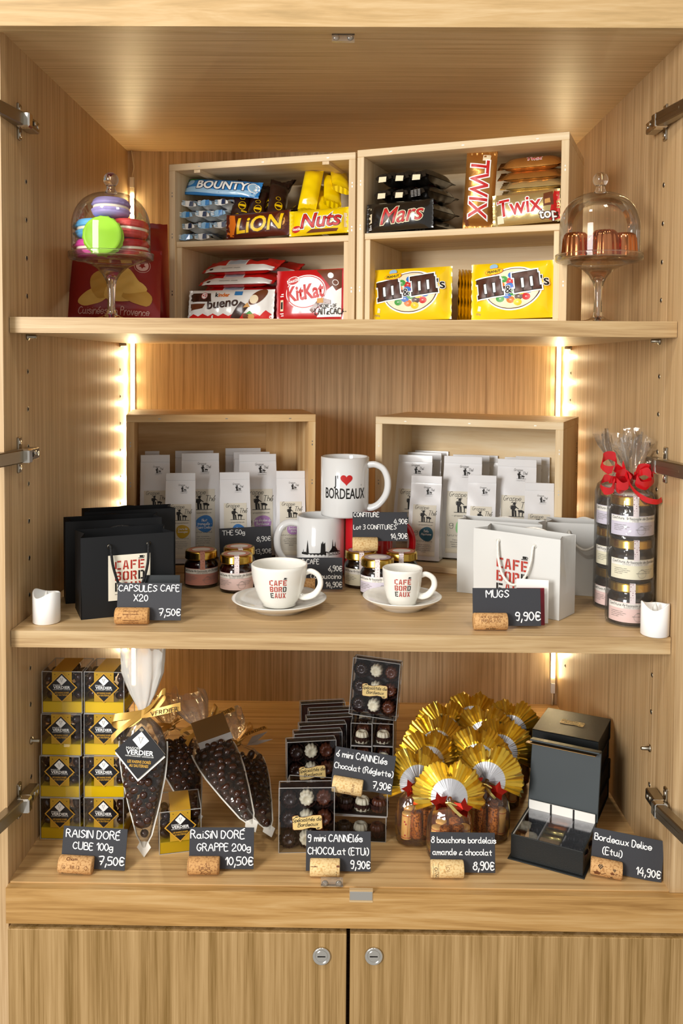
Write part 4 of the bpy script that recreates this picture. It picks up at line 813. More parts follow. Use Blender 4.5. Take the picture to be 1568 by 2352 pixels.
# ------------------------------------------------------------------ cups and saucers
def handle_path(r0, z0, r1, z1, out, n=18):
    P = []
    for i in range(n + 1): t = i / n; a = pi * t; P.append((r0 + (r1 - r0) * t + out * sin(a) ** .8, 0, z0 + (z1 - z0) * t))
    return P
def cup(label, p, rim, h, foot, rz, lx):
    o = thing('coffee_cup', label, 'cup', p, rz, 'white cups on saucers'); mb = MB()
    out = [(.0001, 0), (foot - .003, 0), (foot, .001), (foot, .004)] + [(foot + (rim - foot) * (sin(t * pi / 2)) ** .72, .004 + (h - .004) * t ** 1.0) for t in [i / 14 for i in range(1, 15)]]
    ins = [(r - .0026, z) for r, z in reversed(out[5:])]
    mb.lathe(out + [(rim - .0012, h + .0008)] + [(ins[0][0], h - .0004)] + ins[1:] + [(foot - .006, .0075), (.0001, .0065)], 'porcelain', 64)
    rf = lambda v: foot + (rim - foot) * sin(max(.02, min(1, (v - .004) / (h - .004))) * pi / 2) ** .72
    s = .0255 if rim > .035 else .0245; cafe(mb, -s / 2 + lx, h * .30, s, lambda u, v, q: ((rf(v) + q) * sin(u / rim), -(rf(v) + q) * cos(u / rim), v), 2)
    mb.build('body', o)
    e = .021 if rim > .035 else .0185
    P = crom([(rf(h * .82) - .003, 0, h * .80), (rim + e * .30, 0, h * .85), (rim + e * .82, 0, h * .74), (rim + e * .92, 0, h * .52), (rim + e * .52, 0, h * .30), (rf(h * .28) + e * .25, 0, h * .22), (rf(h * .24) - .003, 0, h * .27)], 5)
    MB().tube(P, .0036, 'porcelain', 14, flat=1.35).build('handle', o); return o
def saucer(label, p, r):
    o = thing('saucer', label, 'saucer', p, 0, 'white saucers'); k = r / .068
    MB().lathe([(.0001, .003), (.030 * k, .003), (.032 * k, .0), (.036 * k, .0), (.040 * k, .004), (.055 * k, .0095), (r - .001, .0165), (r, .0178), (r - .0015, .0182), (.054 * k, .0128), (.038 * k, .0072), (.030 * k, .0062), (.026 * k, .0052), (.0001, .005)], 'porcelain', 72).build('dish', o); return p + Vector((0, 0, .0064))
p = at(641, 1399, z=S2); q = saucer('wide white saucer carrying the larger cup', p, .0685); cup('large white cup with red and black lettering on the wide saucer', q + Vector((-.000, .0, 0)), .0405, .060, .024, RD(-8), .007)
p = at(923, 1395, z=S2); q = saucer('small white saucer carrying the espresso cup', p, .0578); cup('small white espresso cup with red and black lettering on its saucer', q, .0292, .052, .0205, RD(-8), .003)
# ------------------------------------------------------------------ mugs
def mug(label, p, col, hz, deco=None, r=.0405, h=.1):
    o = thing('mug', label, 'mug', p, 0, 'souvenir mugs'); mb = MB()
    mb.lathe([(.0001, .002), (r - .006, .002), (r - .004, 0), (r - .001, .001), (r, .004), (r, h - .0012), (r - .0012, h), (r - .003, h - .0005), (r - .0036, h - .003), (r - .0036, .006), (r - .006, .004), (.0001, .004)], col, 72)
    F = lambda u, v, q: ((r + q) * sin(u / r), -(r + q) * cos(u / r), v)
    if deco: deco(mb, F, r, h)
    mb.build('body', o)
    P = crom([(r - .002, 0, h * .86), (r + .012, 0, h * .875), (r + .026, 0, h * .80), (r + .033, 0, h * .62), (r + .031, 0, h * .40), (r + .020, 0, h * .23), (r + .008, 0, h * .155), (r - .002, 0, h * .15)], 5)
    hd = MB().tube(P, .0049, col, 14, flat=1.35).build('handle', o); hd.rotation_euler = (0, 0, hz); return o
def d_love(mb, F, r, h):
    mb.text('BORDEAUX', .0005, .0335, .0245, F, 'ink', 2, sx=.56, bold=.012, ml=.004); mb.text("J'", -.0135, .0555, .0225, F, 'ink', 2, sx=.7, bold=.01, ml=.004)
    mb.poly([(.003 + .62 * .001 * 16 * sin(t) ** 3, .0652 + .62 * .001 * (13 * cos(t) - 5 * cos(2 * t) - 2 * cos(3 * t) - cos(4 * t))) for t in [i * pi / 20 for i in range(40)]], F, 'p_red', 2, .004); mb.ring(.0295, .0555, .0009, .0009, .0003, F, 'ink', 2, 10)
def d_sky(mb, F, r, h):
    P = [(a, b + .030) for a, b in ((-.034, 0), (-.034, .012), (-.031, .0125), (-.0305, .018), (-.0295, .012), (-.026, .014), (-.024, .0125), (-.0225, .026), (-.0215, .034), (-.0205, .026), (-.019, .012), (-.013, .0125), (-.006, .013), (-.001, .013), (.001, .014), (.002, .031), (.003, .028), (.0045, .033), (.006, .028), (.0085, .031), (.009, .016), (.013, .015), (.015, .0145), (.019, .019), (.0205, .022), (.0215, .036), (.0225, .024), (.0255, .023), (.0265, .032), (.0275, .022), (.032, .016), (.038, .014), (.038, 0))]
    xs = sorted(set(a for a, b in P)); 
    for i in range(len(P) - 1):
        a, b = P[i], P[i + 1]
        if b[0] - a[0] > 1e-5: mb.poly([(a[0], .039), (b[0], .039), b, a], F, 'ink', 2, .006)
    mb.text('BORDEAUX', .024, .040, .0052, F, 'ink_white', 4, bold=.02)
    for i in range(6): mb.disc(-.018 + i * .006, .0385, .0026, .0022, F, 'mug_white', 3, 12)
MY = .352
pl = at(736, 1300, y=MY); pr_ = at(846, 1300, y=MY); pu = at(791, 1185, y=MY)
mug('white mug with a black city skyline, lower left under the stacked mug', (pl.x, MY, S2), 'mug_white', RD(184), d_sky)
mug('red mug behind the jam jars, lower right under the stacked mug', (pr_.x, MY, S2), 'mug_red', RD(-6))
mug('white mug with a red heart standing on two other mugs', (pu.x, MY, S2 + .1), 'mug_white', RD(-14), d_love)
# ------------------------------------------------------------------ jam jars
film('jar_glass', 'ffffff', .8, .02, base=.01); mat('jam_dark', '1c0906', .12, coat=1); mat('jam_red', '2c0808', .12, coat=1); mat('lid_gold', 'c9a44a', .2, 1); mat('lid_label_r', 'cc8468', .5); mat('lid_label_m', 'b9a9b4', .5)
mat('jl_pink', 'eccfc9', .5); mat('jl_red', 'cf8f80', .5); mat('jl_lilac', 'd8d2e0', .5); mat('jl_cream', 'ece6cc', .5); mat('jl_white', 'f6f2ea', .5); dotted('seal_dots', 'eee2e2', '9a6a78', 330, thr=.25); dotted('seal_dots_red', 'dc9a84', '8c3c34', 330, thr=.25)
def jar(label, p, rz, lab, title, lid='lid_label_m', seal='seal_dots', jam='jam_dark', r=.0268, h=.0575, group='small jam jars', real=True):
    o = thing('jam_jar', label, 'jam jar', p, rz, group); hb = h * .66
    MB().lathe([(.0001, .001), (r - .004, .001), (r - .0015, .002), (r - .0006, .004), (r - .0006, hb - .004), (r - .003, hb), (r - .0055, hb + .003), (.0001, hb + .003)], jam, 40).build('jam', o)
    MB().lathe([(.0001, 0), (r - .004, 0), (r - .001, .001), (r, .004), (r, hb - .004), (r - .0022, hb + .0005), (r - .0050, hb + .004), (r - .0048, hb + .0095)], 'jar_glass', 44, cap=False).build('glass', o)
    rl = r - .0012; z0 = h - .0135
    mb = MB().lathe([(rl - .002, z0), (rl, z0 + .0006), (rl + .0003, z0 + .002), (rl - .0002, z0 + .003), (rl - .0002, h - .003), (rl - .0012, h - .0008), (rl - .003, h), (rl - .0045, h - .0006), (.0001, h - .0006)], 'lid_gold', 48)
    mb.disc(0, 0, rl - .005, rl - .005, lambda u, v, q: (u, v, h - .0006 + q), lid, 1, 32); mb.disc(0, 0, rl - .011, rl - .013, lambda u, v, q: (u, v, h - .0006 + q), 'jl_white', 2, 24); mb.build('lid', o)
    a = 1.25; R = r + .0003; mb = MB(); F = lambda u, v, q: ((R + q) * sin(u / R), -(R + q) * cos(u / R), v)
    mb.rect(-a * r, a * r, .0055, hb - .006, F, lab, .5, .006); mb.rect(-a * r + .001, a * r - .001, hb - .0145, hb - .0068, F, 'jl_white', 1.5, .006)
    mb.hand('Confiture Artisanale de Bordeaux', 0, hb - .0112, .0036, F, 'ink', .1, 3, 'C', shear=.2, sx=.76); mb.hand(title, 0, hb - .0140, .0022, F, 'ink_grey', .12, 3, 'C', smooth=False)
    for i, (x0, n) in enumerate(((-.030, 'nummnmnu nmn'), (-.030, 'mnumn nummn mnu'), (-.030, 'nmu mnnum nmu'), (-.030, 'mnmu nmn'), (.006, 'mnu nmnumn nmu'), (.010, 'mnmn numn'), (.000, 'mnnu mnmnun mnu'))):
        mb.hand(n, x0, .0195 - .0024 * (i % 4) - (.001 if i > 3 else 0), .0015, F, 'ink_grey', .16, 3, sx=1.1)
    mb.ring(.008, .013, .006, .0055, .0003, F, 'ink_grey', 2, 20); mb.build('label', o)
    mb = MB()
    def S(u, v, q):                       # strip running from the lid top down to the label
        L1 = rl * .55; L2 = L1 + .0125
        if v < L1: return (u, -(rl * .45 + v), h + .0001 + q)
        if v < L2: return (u, -(rl + .0004 + q), h - (v - L1))
        t = min(1, (v - L2) / .004); return (u, -(rl + .0004 + (R - rl) * t + q), h - .0125 - (v - L2))
    mb.rect(-.0038, .0038, 0, rl * .55 + h - hb + .0075, S, seal, 1, .0022); mb.build('seal', o); return o
def jp(px, py): return at(px, py, z=S2)
jar('jam jar with a brick pink label, left one behind the large cup', jp(462, 1343), RD(14), 'jl_red', 'FRAMBOISE', 'lid_label_r', 'seal_dots_red', 'jam_red')
jar('jam jar with a pale pink label, front one left of the large cup', jp(543, 1354), RD(8), 'jl_pink', 'RAISIN ROUGE', 'lid_label_r', 'seal_dots', 'jam_red')
jar('jam jar mostly hidden, behind the pale pink labelled one', jp(549, 1334), RD(12), 'jl_pink', 'FRAISE', 'lid_label_r', 'seal_dots', 'jam_red')
p4 = jp(610, 1344); jar('low jam jar peeking out behind the pale pink labelled one', p4, RD(4), 'jl_lilac', 'FIGUE', 'lid_label_m', r=.0225, h=.0375)
pb1 = jp(828, 1344); jar('jam jar with a cream label, left of the three under the jam price card', pb1, RD(2), 'jl_cream', 'CITRON')
pb2 = jp(866, 1363); jar('jam jar with a lilac label, front one of the three by the espresso cup', pb2, RD(-2), 'jl_lilac', 'MYRTILLE')
jar('jam jar behind the espresso cup, right of the three', jp(921, 1346), RD(-4), 'jl_cream', 'FIGUE', 'lid_label_r')
q = at(838, 1262, y=pb1.y - .006); price_card('chalk card for jam and three-jar sets, standing on a jar lid', (q.x, pb1.y - .012, S2 + .0577), RD(2), [('CONFITURE', 'L', .02, .84, .0068), ('4,90€', 'R', 1.0, .60, .0074), ('Lot 3 CONFITURES', 'L', .02, .41, .0068), ('14,90€', 'R', 1.0, .09, .0080)], cork='cork_pale', cl=.040, seed=4, H_=.046, rise=.0155, lean=6)
q = at(527, 1319, y=.348); price_card('chalk card for tea, standing behind the jam jars', (q.x, .348, S2), RD(9), [('THE 50g', 'L', .06, .84, .0074), ('8,90€', 'R', .99, .66, .0072), ('100g  13,90€', 'R', .99, .37, .0072)], cork='cork_tan', cl=.030, seed=5, H_=.073, rise=.002, lean=4, ry=RD(-2))
pc('chalk card for coffee and cappuccino cups, half hidden behind the large cup', 690, 1361, 2, [('TASSE CAFE', 'L', .02, .8, .0072), ('6,90€', 'R', .99, .58, .0076), ('Cappuccino', 'R', .97, .34, .0078), ('14,90€', 'R', .99, .08, .0076)], seed=6, H_=.049)
# ------------------------------------------------------------------ paper tea bags
mat('tea_white', 'e6e6e8', .26, spec=.5, coat=.3); mat('tea_label', 'ded8c8', .6)
for n_, c_ in (('t_yellow', 'c9a11c'), ('t_blue', '3b7ec4'), ('t_purple', 'b98bc4'), ('t_green', '93d28c'), ('t_teal', '2f6478'), ('t_orange', 'e09a58')): mat(n_, c_, .55)
def grappe(mb, x, y, s, F, ly):
    """brand mark: script words round a walker with a dog; s = width"""
    mb.hand('Grappe', x - s * .52, y + s * .32, s * .19, F, 'ink', .065, ly, shear=.2, sx=.72); mb.hand('de', x - s * .25, y + s * .05, s * .17, F, 'ink', .07, ly, shear=.2, sx=.75); mb.hand('Thé', x + s * .13, y + s * .05, s * .22, F, 'ink', .075, ly, shear=.2, sx=.66)
    k = s * .1
    for P in ([(-1.3, -2.6), (-.5, -2.6), (-.6, -.6), (.1, .6), (0, 1.5), (-1.1, 1.5), (-1.5, .2)], [(-.2, -2.6), (.35, -2.6), (.2, -.4), (-.5, -.2)], [(-1.9, 0), (-1.2, -.1), (-1.0, 1.4), (-1.8, 1.3)], [(.0, 1.2), (1.2, .3), (1.1, .1), (-.1, .7)], [(.8, -.2), (2.2, -.1), (3.4, -.7), (3.2, -1.3), (2.4, -1.1), (1.1, -1.1)], [(1.1, -1), (1.5, -1), (1.5, -2.6), (1.2, -2.6)], [(2.4, -1), (2.8, -1), (2.7, -2.6), (2.4, -2.6)]): mb.poly([(x + a * k - k * .4, y + b * k) for a, b in P], F, 'ink', ly)
    mb.disc(x - .9 * k, y + 2.1 * k, .55 * k, .6 * k, F, 'ink', ly, 10); mb.rect(x - 2.2 * k, x - .0 * k, y + 2.4 * k, y + 2.6 * k, F, 'ink', ly); mb.rect(x - s * .3, x + s * .4, y - 2.8 * k, y - 2.6 * k, F, 'ink', ly); mb.hand('www.grappedethe.com', x, y - s * .42, s * .055, F, 'ink', .1, ly, 'C')
def tea_bag(w, h, d, col=None, seed=0, words=('',)):
    rn = random.Random(seed); ph = [rn.uniform(0, 6) for _ in range(4)]; o = MB(); tf = .013
    def dep(z):
        if z > h - tf: return .0012
        t = z / (h - tf); return .0012 + (d / 2) * (1 - max(0, (t - .42) / .58) ** 1.15) * (1 - .12 * (1 - min(1, t / .1)))
    hw = lambda z: w / 2 * (1 - .05 * min(1, z / h))
    fr = lambda u, z: dep(z) * (1 + .10 * cos(u / w * 2.6)) + .0006 * sin(u * 160 + ph[0] + z * 60) * sin(z * 95 + ph[1]) * (z < h - tf)
    o.grid(lambda s, r: ((2 * s - 1) * hw(r * h), -fr((2 * s - 1) * hw(r * h), r * h), r * h), 10, 26, 'tea_white'); o.grid(lambda s, r: ((1 - 2 * s) * hw(r * h), fr((1 - 2 * s) * hw(r * h), r * h), r * h), 10, 26, 'tea_white')
    for sg in (-1, 1):
        gx = lambda s, z: sg * (hw(z) - .007 * (1 - abs(2 * s - 1)) * (.15 + .85 * min(1, max(0, z / h - .1) / .5)))
        o.grid(lambda s, r: (gx(s, r * h), sg * (2 * s - 1) * fr(hw(r * h), r * h), r * h), 4, 26, 'tea_white', False)
    F = lambda u, v, q: (u, -fr(u, v) - q - .0002, v)
    G = lambda u, v, q: (u, -.0024 - q, v)
    o.box(-hw(h) - .0002, hw(h) + .0002, -.0024, .0014, h - tf, h, 'tea_white', .0004); grappe(o, .006 * w / .062, h - .0275, .0200 * w / .062, F, 3)
    if col:
        lw = w * .36; z0 = h * .05; z1 = h * .655; k = w / .062; o.rect(-lw, lw, z0, z1, F, 'tea_label', 1, .006); grappe(o, .002, z1 - .021 * k, .040 * k, F, 3)
        cz = z1 - .054 * k; o.disc(.006 * k, cz, .0135 * k, .0135 * k, F, col, 3, 28, ml=.006, wob=lambda a: 1 + .05 * sin(3 * a + seed))
        for i, wd in enumerate(words): o.hand(wd, .006 * k, cz + .0035 * k - i * .0056 * k, .0042 * k, F, 'ink_white', .13, 5, 'C', shear=.15, sx=.7)
        o.hand('uuvuvuu', 0, cz - .0145 * k, .004 * k, F, 'ink', .08, 3, 'C', sx=1.5); o.hand('g', -.0165 * k, cz, .009 * k, F, 'ink', .06, 3)
        for i in range(5): o.hand(('Thé noir numnmnu', 'mnumnm nmunm nmun', 'nmnu mnmnu mnnum', 'mnmun mnumn nmu', 'mnnum')[i], .001, cz - .021 * k - .0034 * k * i, .0020 * k, F, 'ink_grey', .15, 3, 'C')
        o.rect(-lw, lw, z0 + .002, z0 + .0085, F, 'label_cream', 2, .006)
    return o
TG = 'white paper tea bags in the crates'
def tea(C, px0, px1, py, d, col, words, label, seed, tilt=4, yaw=0):
    a = C.at(px0, py, d); b = C.at(px1, py, d); w = (b - a).length; h = (a.z + b.z) / 2 - S2 - .0118; m = (a + b) / 2; o = thing('tea_bag', label, 'tea bag', group=TG)
    lx = (C.M.inverted() @ m).x; o.matrix_basis = C.mx(lx, d + .012, .0118, RD(-tilt), 0, RD(yaw)); tea_bag(w, h / cos(RD(tilt)), .034 if w < .06 else .04 if col else .024, col, seed, words).build('paper_bag', o); return o
w1 = ('Cours de', 'Gascogne'); w2 = ('Nuit', 'tranquille à', 'Saint Emilion'); w3 = ('Les étoiles du', 'Bordeaux', 'blanc'); w4 = ('Belle', 'Aquitaine'); w5 = ('Soleil', 'vert')
tea(ML, 378, 450, 1090, .018, 't_yellow', w1, 'small white tea bag with a mustard dot at the front left of the left crate', 1, yaw=-4)
tea(ML, 504, 577, 1088, .018, 't_blue', w2, 'small white tea bag with a blue dot at the front middle of the left crate', 2)
tea(ML, 635, 704, 1085, .020, 't_purple', w3, 'small white tea bag with a lilac dot behind the skyline mug handle', 3, yaw=-6)
tea(ML, 320, 391, 1048, .062, 't_yellow', w1, 'large white tea bag with a mustard dot behind the black paper bags', 4)
tea(ML, 415, 506, 1044, .062, 't_blue', w2, 'large white tea bag with a blue dot, middle row of the left crate', 5)
tea(ML, 549, 639, 1046, .062, 't_purple', w3, 'large white tea bag with a lilac dot, middle row of the left crate', 6)
tea(ML, 331, 366, 1039, .112, None, w1, 'plain white tea bag peeking out at the rear left of the left crate', 7)
tea(ML, 400, 493, 1038, .108, None, w1, 'white tea bag top behind the large blue dotted one', 8)
tea(ML, 536, 624, 1041, .104, None, w1, 'white tea bag top just behind the large lilac dotted one', 9); tea(ML, 517, 603, 1032, .128, None, w1, 'white tea bag at the very back of the left crate, tallest one', 10)
tea(MR, 937, 1009, 1096, .030, 't_teal', w4, 'small white tea bag with a teal dot right of the stacked mug', 11, yaw=6)
tea(MR, 1069, 1136, 1095, .030, 't_green', w5, 'small white tea bag at the front middle of the right crate', 12, yaw=8)
tea(MR, 1201, 1271, 1113, .016, 't_orange', w1, 'small white tea bag at the right end of the right crate', 13, yaw=10)
tea(MR, 902, 987, 1048, .072, 't_teal', w4, 'large white tea bag behind the teal dotted one', 14, yaw=6)
tea(MR, 1013, 1103, 1051, .072, 't_green', w5, 'large white tea bag with a green dot, middle row of the right crate', 15, yaw=8)
tea(MR, 1137, 1230, 1058, .066, 't_orange', w1, 'large white tea bag with an orange dot, middle row of the right crate', 16, yaw=8)
tea(MR, 928, 1008, 1042, .112, None, w1, 'white tea bag top just behind the large teal dotted one', 17, yaw=6); tea(MR, 944, 1024, 1038, .138, None, w1, 'white tea bag at the very back left of the right crate', 18, yaw=4)
tea(MR, 1033, 1120, 1048, .112, None, w1, 'white tea bag just behind the large green dotted one', 19, yaw=6); tea(MR, 1060, 1139, 1048, .138, None, w1, 'white tea bag at the back middle of the right crate', 20, yaw=4)
tea(MR, 1153, 1241, 1054, .108, None, w1, 'white tea bag just behind the large orange dotted one', 21, yaw=6); tea(MR, 1178, 1260, 1052, .136, None, w1, 'white tea bag at the back right of the right crate', 22, yaw=4)
# ------------------------------------------------------------------ paper carrier bags
def carrier(label, FL, th, w, h, d, m, rope, logo=0, sticker=False, seed=0, hang=.045):
    o = thing('paper_bag', label, 'paper bag', (FL.x, FL.y, S2), th, 'black paper carrier bags' if m == 'paper_black' else 'white paper carrier bags'); rn = random.Random(seed); mb = MB(); t = .0006
    fl = .006                                 # mouth slightly closed by the gusset folds
    def wall(P, n=12, k=8, amp=.0008, ph=0):
        a, b = P; mb.grid(lambda s, r: (a[0] + (b[0] - a[0]) * s + (b[1] - a[1]) * 0, a[1] + (b[1] - a[1]) * s + amp * sin(9 * s + ph) * sin(5 * r + ph), r * h), n, k, m)
    for y, ph in ((0, 0), (t, 0), (d, 2), (d - t, 2)): wall(((0, y), (w, y)), ph=ph + seed)
    for x, sg in ((0, 1), (t, 1), (w, -1), (w - t, -1)):
        mb.grid(lambda s, r: (x + sg * .009 * (1 - abs(2 * s - 1)) * max(0, (r - .3) / .7), s * d, r * h), 6, 10, m, False)
    mb.box(0, w, 0, d, .0, t, m)
    F = lambda u, v, q: (u, -.0009 - q, v)
    mb.build('paper', o); mb = MB()
    if logo == 1: mb.box(w * .285, w * .735, -.0014, -.0009, h * .2, h * .76, 'label_cream'); G = lambda u, v, q: (u, -.0015 - q, v); cafe(mb, w * .355, h * .31, w * .315, G, 1, True); mb.build('sticker', o)
    if logo == 2: cafe(mb, w * .285, h * .20, w * .36, F, 1, True); mb.build('print', o)
    if sticker:
        mb.rect(w * .70, w * .985, h * .03, h * .24, F, 'ink_white', 1)
        for i, (n, c) in enumerate((('ARABICA', 'logo_red'), ('CREMA', 't_green'), ('ESPRESSO', 'logo_black'))): z = h * (.175 - .055 * i); mb.poly([(w * .735, z), (w * .765, z), (w * .78, z + .0055), (w * .72, z + .0055)], F, c, 2); mb.hand(n, w * .80, z + .0005, .004, F, 'ink', .15, 2, shear=.2, sx=.8)
        mb.build('sticker', o)
    for y, sg in ((-.0015, -1), (d + .0015, 1)):
        a, b = w * .30, w * .72; zt = h * .875; hg = hang if sg < 0 else -.012
        P = crom([(a, y - sg * .003, zt), (a + .001, y + sg * .003, zt - .001), (a + .004, y + sg * .006, zt - hg * .45), (a + .013, y + sg * .008, zt - hg * .9), ((a + b) / 2, y + sg * .009, zt - hg * 1.12), (b - .012, y + sg * .008, zt - hg * .9), (b - .003, y + sg * .006, zt - hg * .45), (b - .001, y + sg * .003, zt - .001), (b, y - sg * .003, zt)], 6)
        q = MB().tube(P, .0019, rope, 8)
        for x in (a, b): q.lathe([(.0026, 0), (.0034, .0004), (.0026, .0010)], 'nickel' if m == 'paper_black' else rope, 14, TR(x, y + .0008 * -sg, zt, rx=pi / 2 if sg < 0 else -pi / 2), cap=False)
        q.build('rope_handle', o)
    return o
FL = at(186, 1424, z=S2); th = RD(24); carrier('black paper bag with a red lettered sticker, front one of three', FL, th, .129, .1135, .066, 'paper_black', 'rope_black', 1, seed=1, hang=.062)
b2 = at(132, 1392, z=S2); carrier('black paper bag standing second, directly behind the stickered one', Vector((b2.x + .008, b2.y + .012, 0)), RD(21), .140, .121, .045, 'paper_black', 'rope_black', seed=2, hang=.03)
carrier('black paper bag at the back against the left crate, third of three', Vector((b2.x + .016, b2.y + .078, 0)), RD(22), .140, .124, .042, 'paper_black', 'rope_black', seed=3, hang=.03)
A = at(1088, 1212, z=S2 + .1135); B = at(1287, 1240, z=S2 + .1135); v = B - A
carrier('white paper bag with red and black lettering, front one of three', A, atan2(v.y, v.x), hypot(v.x, v.y), .1135, .050, 'paper_white', 'rope_white', 2, seed=4, hang=.052)
A2 = at(1046, 1364, z=S2) + Vector((.003, .012, 0)); carrier('plain white paper bag behind and left of the lettered one', A2, RD(-20), .130, .115, .040, 'paper_white', 'rope_white', seed=5, hang=.03)
A3 = at(1252, 1364, z=S2); carrier('white paper bag with a small coffee sticker beside the tied jam jars', Vector((A3.x, A3.y + .004, 0)), RD(-13), .115, .112, .048, 'paper_white', 'rope_white', sticker=True, seed=6, hang=.022)
# loose cards behind the price cards
mat('card_white', 'f3f1ec', .5); mat('card_wine', '7c1626', .45); mat('card_black', '1f2427', .4)
def card(label, px, py, rz, w, h, m, lean=12, dy=0.):
    p = at(px, py, z=S2); o = MB().box(-w / 2, w / 2, 0, .0008, 0, h, m, .0002).build('card'); o.matrix_basis = TR(p.x, p.y + dy, S2 + .0002, rx=-RD(lean), rz=RD(rz)); tag(o, label, 'card', 'loose cards')
card('white card leaning on the lettered white bag behind the mugs price', 1222, 1432, -12, .044, .059, 'card_white', 6, .004)
card('wine red card showing as a thin edge behind the mugs price', 1219, 1436, 1, .038, .050, 'card_wine', 8, .0)
card('black card leaning behind the capsules price card', 368, 1417, 3, .050, .056, 'card_black', 10, .006)
# ------------------------------------------------------------------ flameless candles
mat('wax', 'f5f4f2', .45, sss=.2); mat('flame_tip', 'd9d7d2', .4)
def candle(label, px, py, ph):
    p = at(px, py, z=S2); o = thing('led_candle', label, 'candle', p, 0, 'white flameless candles'); r = .0183; n = 56; top = lambda a: .0405 + .003 * sin(2 * a + ph) + .0016 * sin(3 * a + ph * 2)
    v = []; f = []
    prof = [(r - .0012, lambda a: 0), (r, lambda a: .0012), (r, lambda a: top(a) - .0012), (r - .0009, top), (r - .0025, lambda a: top(a) - .0008), (r - .003, lambda a: .031), (r - .006, lambda a: .0285), (.0001, lambda a: .0275)]
    for q, z in prof:
        for i in range(n): a = 2 * pi * i / n; v.append((q * cos(a), q * sin(a), z(a)))
    for j in range(len(prof) - 1):
        for i in range(n): f.append((j * n + i, j * n + (i + 1) % n, (j + 1) * n + (i + 1) % n, (j + 1) * n + i))
    f.append(tuple(range(n - 1, -1, -1))); MB().add(v, f, 'wax', True).build('wax_body', o)
    MB().lathe([(.0034, .0275), (.0042, .0315), (.003, .037), (.0012, .0415), (.0001, .0432)], 'flame_tip', 20).build('flame', o)
candle('white wavy rimmed candle standing left of the black paper bag', 107, 1428, 2.4); candle('white wavy rimmed candle at the right end in front of the tied jars', 1503, 1457, 2.2)
# ------------------------------------------------------------------ tied jam towers
film('cellophane', 'ffffff', .75, .05, haze=.035, bump=.5, base=.015); mat('ribbon_red', 'c2141b', .22, coat=.5)
def tower(px, py, rz, where, big):
    p = at(px, py, z=S2); h = .0588
    for i, (lab, ti, nm) in enumerate((('jl_pink', 'RAISIN ROUGE', 'bottom'), ('jl_cream', 'CITRON / CITRON VERT', 'middle'), ('jl_lilac', 'FIGUE', 'top'))):
        jar('jam jar, %s one in the %s cellophane tower' % (nm, where), Vector((p.x, p.y, S2 + .0006 + (h + .0006) * i)), rz + RD((-4, 4, 0)[i]), lab, ti, r=.0298, h=h, group='jam jars tied in cellophane')
    o = thing('jar_wrap', 'cellophane sleeve round the %s tower of three jam jars' % where + (', tied with red ribbon' if big else ''), 'gift wrap', p, rz, 'cellophane wrapped jam towers'); rn = random.Random(px); H = 3 * h; n = 64
    ph = [rn.uniform(0, 6) for _ in range(6)]
    wr = lambda a, k: sin(5 * a + ph[0] + 40 * k) * .5 + sin(11 * a + ph[1] - 25 * k) * .5
    P = [(.0315, .0005, .0006), (.0325, .01, .0006), (.0322, H * .5, .0006), (.0322, H - .006, .0008), (.029, H + .004, .0016), (.019, H + .011, .0025), (.008, H + .018, .0018), (.0048, H + .024, .0008), (.0062, H + .030, .0016), (.013, H + .046, .005), (.019, H + .062, .008), (.023, H + .076, .010)]
    v = []; f = []
    for j, (r, z, am) in enumerate(P):
        for i in range(n):
            a = 2 * pi * i / n; q = r + am * wr(a, z) + (am * .8 * sin(17 * a + ph[2]) if j > 8 else 0); v.append((q * cos(a), q * sin(a) * (.6 if j > 8 else 1), z + (.006 * sin(7 * a + ph[3]) + .008 * sin(2 * a + ph[4]) if j == 11 else 0) * 1))
    for j in range(len(P) - 1):
        for i in range(n): f.append((j * n + i, j * n + (i + 1) % n, (j + 1) * n + (i + 1) % n, (j + 1) * n + i))
    MB().add(v, f, 'cellophane', True).build('sleeve', o)
    mb = MB()
    def curl(path, w, roll=0.):
        Q = crom(path, 6); W_ = []
        for i, q in enumerate(Q): W_.append(Vector((.25 * sin(i * .35 + roll), -.35, 1 * cos(roll * .3))).normalized() * w)
        mb.strip(Q, W_, 'ribbon_red')
    mb.tube([(.0056 * cos(a * pi / 8), .0056 * sin(a * pi / 8), H + .024) for a in range(16)], .0022, 'ribbon_red', 8, True, flat=.6)
    if big:
        z = H + .024
        hel = lambda c, r, t0, t1, k, tilt: [(c[0] + r * (1 - .12 * i / k) * cos(t0 + (t1 - t0) * i / k), c[1] - .002 * i / k * 3, c[2] + r * (1 - .12 * i / k) * sin(t0 + (t1 - t0) * i / k)) for i in range(k + 1)]
        curl([(0, -.006, z)] + hel((-.034, -.012, z + .022), .011, -.6, 5.2, 9, 0), .0062)
        curl([(0, -.006, z - .002)] + hel((-.036, -.014, z - .008), .0095, .8, 6.9, 9, 0), .0056)
        curl([(0, -.008, z)] + hel((.012, -.016, z + .004), .013, 2.6, -3.4, 10, 0), .0064)
        curl([(0, -.008, z)] + hel((-.016, -.018, z + .0), .010, 0, 7, 10, 0), .0058)
        curl([(-.016, -.012, z + .022), (-.012, -.020, z + .006), (-.004, -.026, z - .012), (.010, -.031, z - .024), (.026, -.030, z - .028), (.034, -.026, z - .025)], .0040, .6)
        curl([(0, -.006, z - .002), (-.012, -.014, z - .012), (-.022, -.016, z - .014), (-.026, -.012, z - .008)], .0066)
        curl([(0, -.010, z + .004), (.014, -.020, z + .012), (.022, -.018, z + .002), (.012, -.014, z - .006), (.002, -.014, z)], .0060)
    mb.build('ribbon', o)
tower(1444, 1427, RD(-6), 'front', True); tower(1412, 1391, RD(-20), 'rear', False)
